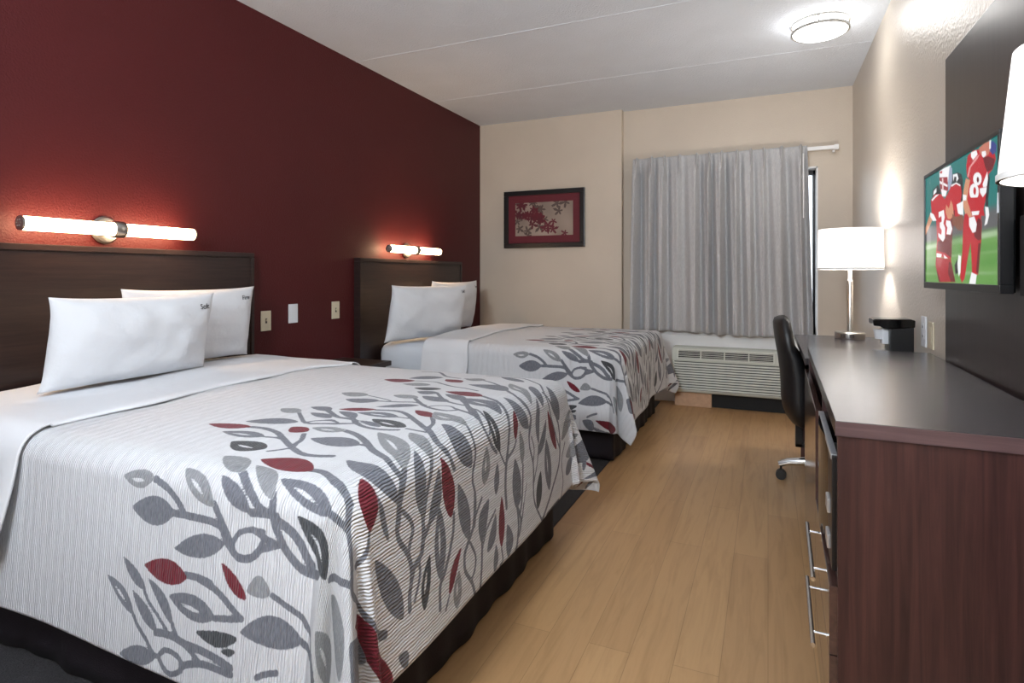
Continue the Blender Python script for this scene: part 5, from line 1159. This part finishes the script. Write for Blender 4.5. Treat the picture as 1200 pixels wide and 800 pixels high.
# ------------------------------------------------------------------ pillows
def text_mesh(body, size, name):
    c = bpy.data.curves.new(name, 'FONT'); c.body = body; c.size = size; c.extrude = 0.0004; c.align_x = 'RIGHT'
    o = bpy.data.objects.new(name, c); C.objects.link(o)
    bpy.context.view_layer.update()
    me = bpy.data.meshes.new_from_object(o.evaluated_get(bpy.context.evaluated_depsgraph_get()))
    bpy.data.objects.remove(o); return me

def pillow(x, y, zb, W, H, T, lean, yaw, roll, seed, label, word):
    t = thing('pillow', label, 'pillow', (x, y, zb), group='white pillows against the headboards')
    n = 64
    a = np.linspace(-1, 1, n); U, V = np.meshgrid(a, a, indexing='ij')
    prof = (np.clip(1 - np.abs(U) ** 2.6, 0, 1) * np.clip(1 - np.abs(V) ** 2.6, 0, 1)) ** 0.48
    # corners stretch out, middles of the edges pull in
    ex = 1 - 0.055 * (1 - np.abs(V) ** 3) * np.abs(U) ** 2; ey = 1 - 0.07 * (1 - np.abs(U) ** 3) * np.abs(V) ** 2
    X = U * W / 2 * ex; Z = V * H / 2 * ey + H / 2
    wr = 0.016 * wav(U * 0.6, V * 0.6, seed, 9, 0.5, 2.0) + 0.012 * wav(U * .5, V * .5, seed + 1, 9, 2.0, 5)
    th = T / 2 * prof + wr * prof
    # belly: sag lower half
    th *= 1 + 0.12 * (-V)
    F = np.stack([X, -th, Z], -1); B = np.stack([X, th * 0.8, Z], -1)
    me = bpy.data.meshes.new('pillowcase')
    idx = np.arange(n * n).reshape(n, n); q = np.stack([idx[:-1, :-1], idx[1:, :-1], idx[1:, 1:], idx[:-1, 1:]], -1).reshape(-1, 4)
    vs = np.concatenate([F.reshape(-1, 3), B.reshape(-1, 3)]); fs = np.concatenate([q, (q + n * n)[:, ::-1]])
    me.from_pydata(vs.tolist(), [], fs.tolist()); bm = bmesh.new(); bm.from_mesh(me)
    bmesh.ops.remove_doubles(bm, verts=bm.verts, dist=0.0006); bmesh.ops.recalc_face_normals(bm, faces=bm.faces)
    for f_ in bm.faces: f_.smooth = True
    bm.to_mesh(me); bm.free(); me.materials.append(PILLOWM)
    o = bpy.data.objects.new('pillowcase', me); C.objects.link(o); o.parent = t
    t.rotation_mode = 'XYZ'
    # pillow plane is local xz, its front is -y; turn the front to +x (into the room)
    t.matrix_world = Matrix.Translation((x, y, zb)) @ Matrix.Rotation(PI / 2 + yaw, 4, 'Z') @ Matrix.Rotation(-lean, 4, 'X') @ Matrix.Rotation(roll, 4, 'Y')
    tm = text_mesh(word, 0.030, 'print'); tm.materials.append(INK)
    # wrap text onto the case
    xr = max(v.co.x for v in tm.vertices); cx, cz = W / 2 - 0.050 - xr, H - 0.060
    for v in tm.vertices:
        px, pz = cx + v.co.x, cz + v.co.y
        fu = np.clip((px / (W / 2 * 0.97) + 1) / 2 * (n - 1), 0, n - 1.001); fv = np.clip(((pz - H / 2) / (H / 2 * 0.97) + 1) / 2 * (n - 1), 0, n - 1.001)
        i, j = int(fu), int(fv); d = max(th[i, j], th[i + 1, j], th[i, j + 1], th[i + 1, j + 1])
        v.co = Vector((px, -d - 0.0015 - v.co.z, pz))
    to = bpy.data.objects.new('printed_word', tm); C.objects.link(to); to.parent = t
PIL = [
 (-2.495, 1.88, 0.705, 0.68, 0.36, 0.16, -0.14, 0.0, 0.0, 5, 'white pillow marked Firm behind the other pillow of the near bed', 'Firm'),
 (-2.32, 1.50, 0.705, 0.65, 0.345, 0.18, -0.20, 0.0, 0.0, 8, 'white pillow marked Soft in front on the near bed', 'Soft'),
 (-2.475, 4.30, 0.650, 0.76, 0.425, 0.18, -0.14, 0.0, 0.0, 15, 'white pillow marked Firm behind the other pillow of the far bed', 'Firm'),
 (-2.335, 3.68, 0.648, 0.76, 0.41, 0.19, -0.20, -0.25, 0.0, 18, 'white pillow marked Soft in front on the far bed', 'Soft'),
]
for a in PIL: pillow(*a)

# ------------------------------------------------------------------ camera, world, render settings
cam = bpy.data.cameras.new('camera'); co = bpy.data.objects.new('camera', cam); C.objects.link(co)
cam.sensor_width = 36; cam.lens = 36 * 680 / 1200
cam.shift_y = -(400 - 322) / 1200
co.location = (0, 0, HC); co.rotation_euler = (PI / 2, 0, math.atan2(300, 680))
cam.clip_start = 0.05
bpy.context.scene.camera = co
w = bpy.data.worlds.new('world'); bpy.context.scene.world = w; w.use_nodes = True
bg = w.node_tree.nodes['Background']; bg.inputs[0].default_value = (0.80, 0.90, 1.0, 1); bg.inputs[1].default_value = 2.5
for (nm, loc, pw) in (('added_bounce_fill', (-0.7, -0.9, 1.9), 65),):  # added area lamp behind the camera, aimed up and forward as fill
    l = bpy.data.lights.new(nm, 'AREA'); l.shape = 'DISK'; l.size = 0.5; l.energy = pw; l.color = (0.87, 0.94, 1.0)
    o = bpy.data.objects.new(nm, l); C.objects.link(o); o.location = loc; o.rotation_euler = (PI - 0.85, 0, 0)
sc = bpy.context.scene
sc.view_settings.view_transform = 'Standard'; sc.view_settings.look = 'None'; sc.view_settings.gamma = 1.0
sc.view_settings.use_curve_mapping = False; sc.view_settings.exposure = EXPOSURE
sc.cycles.use_denoising = True; sc.cycles.max_bounces = 8; sc.cycles.diffuse_bounces = 5; sc.cycles.glossy_bounces = 4
sc.cycles.transmission_bounces = 4; sc.cycles.sample_clamp_indirect = 6; sc.cycles.caustics_reflective = False; sc.cycles.caustics_refractive = False
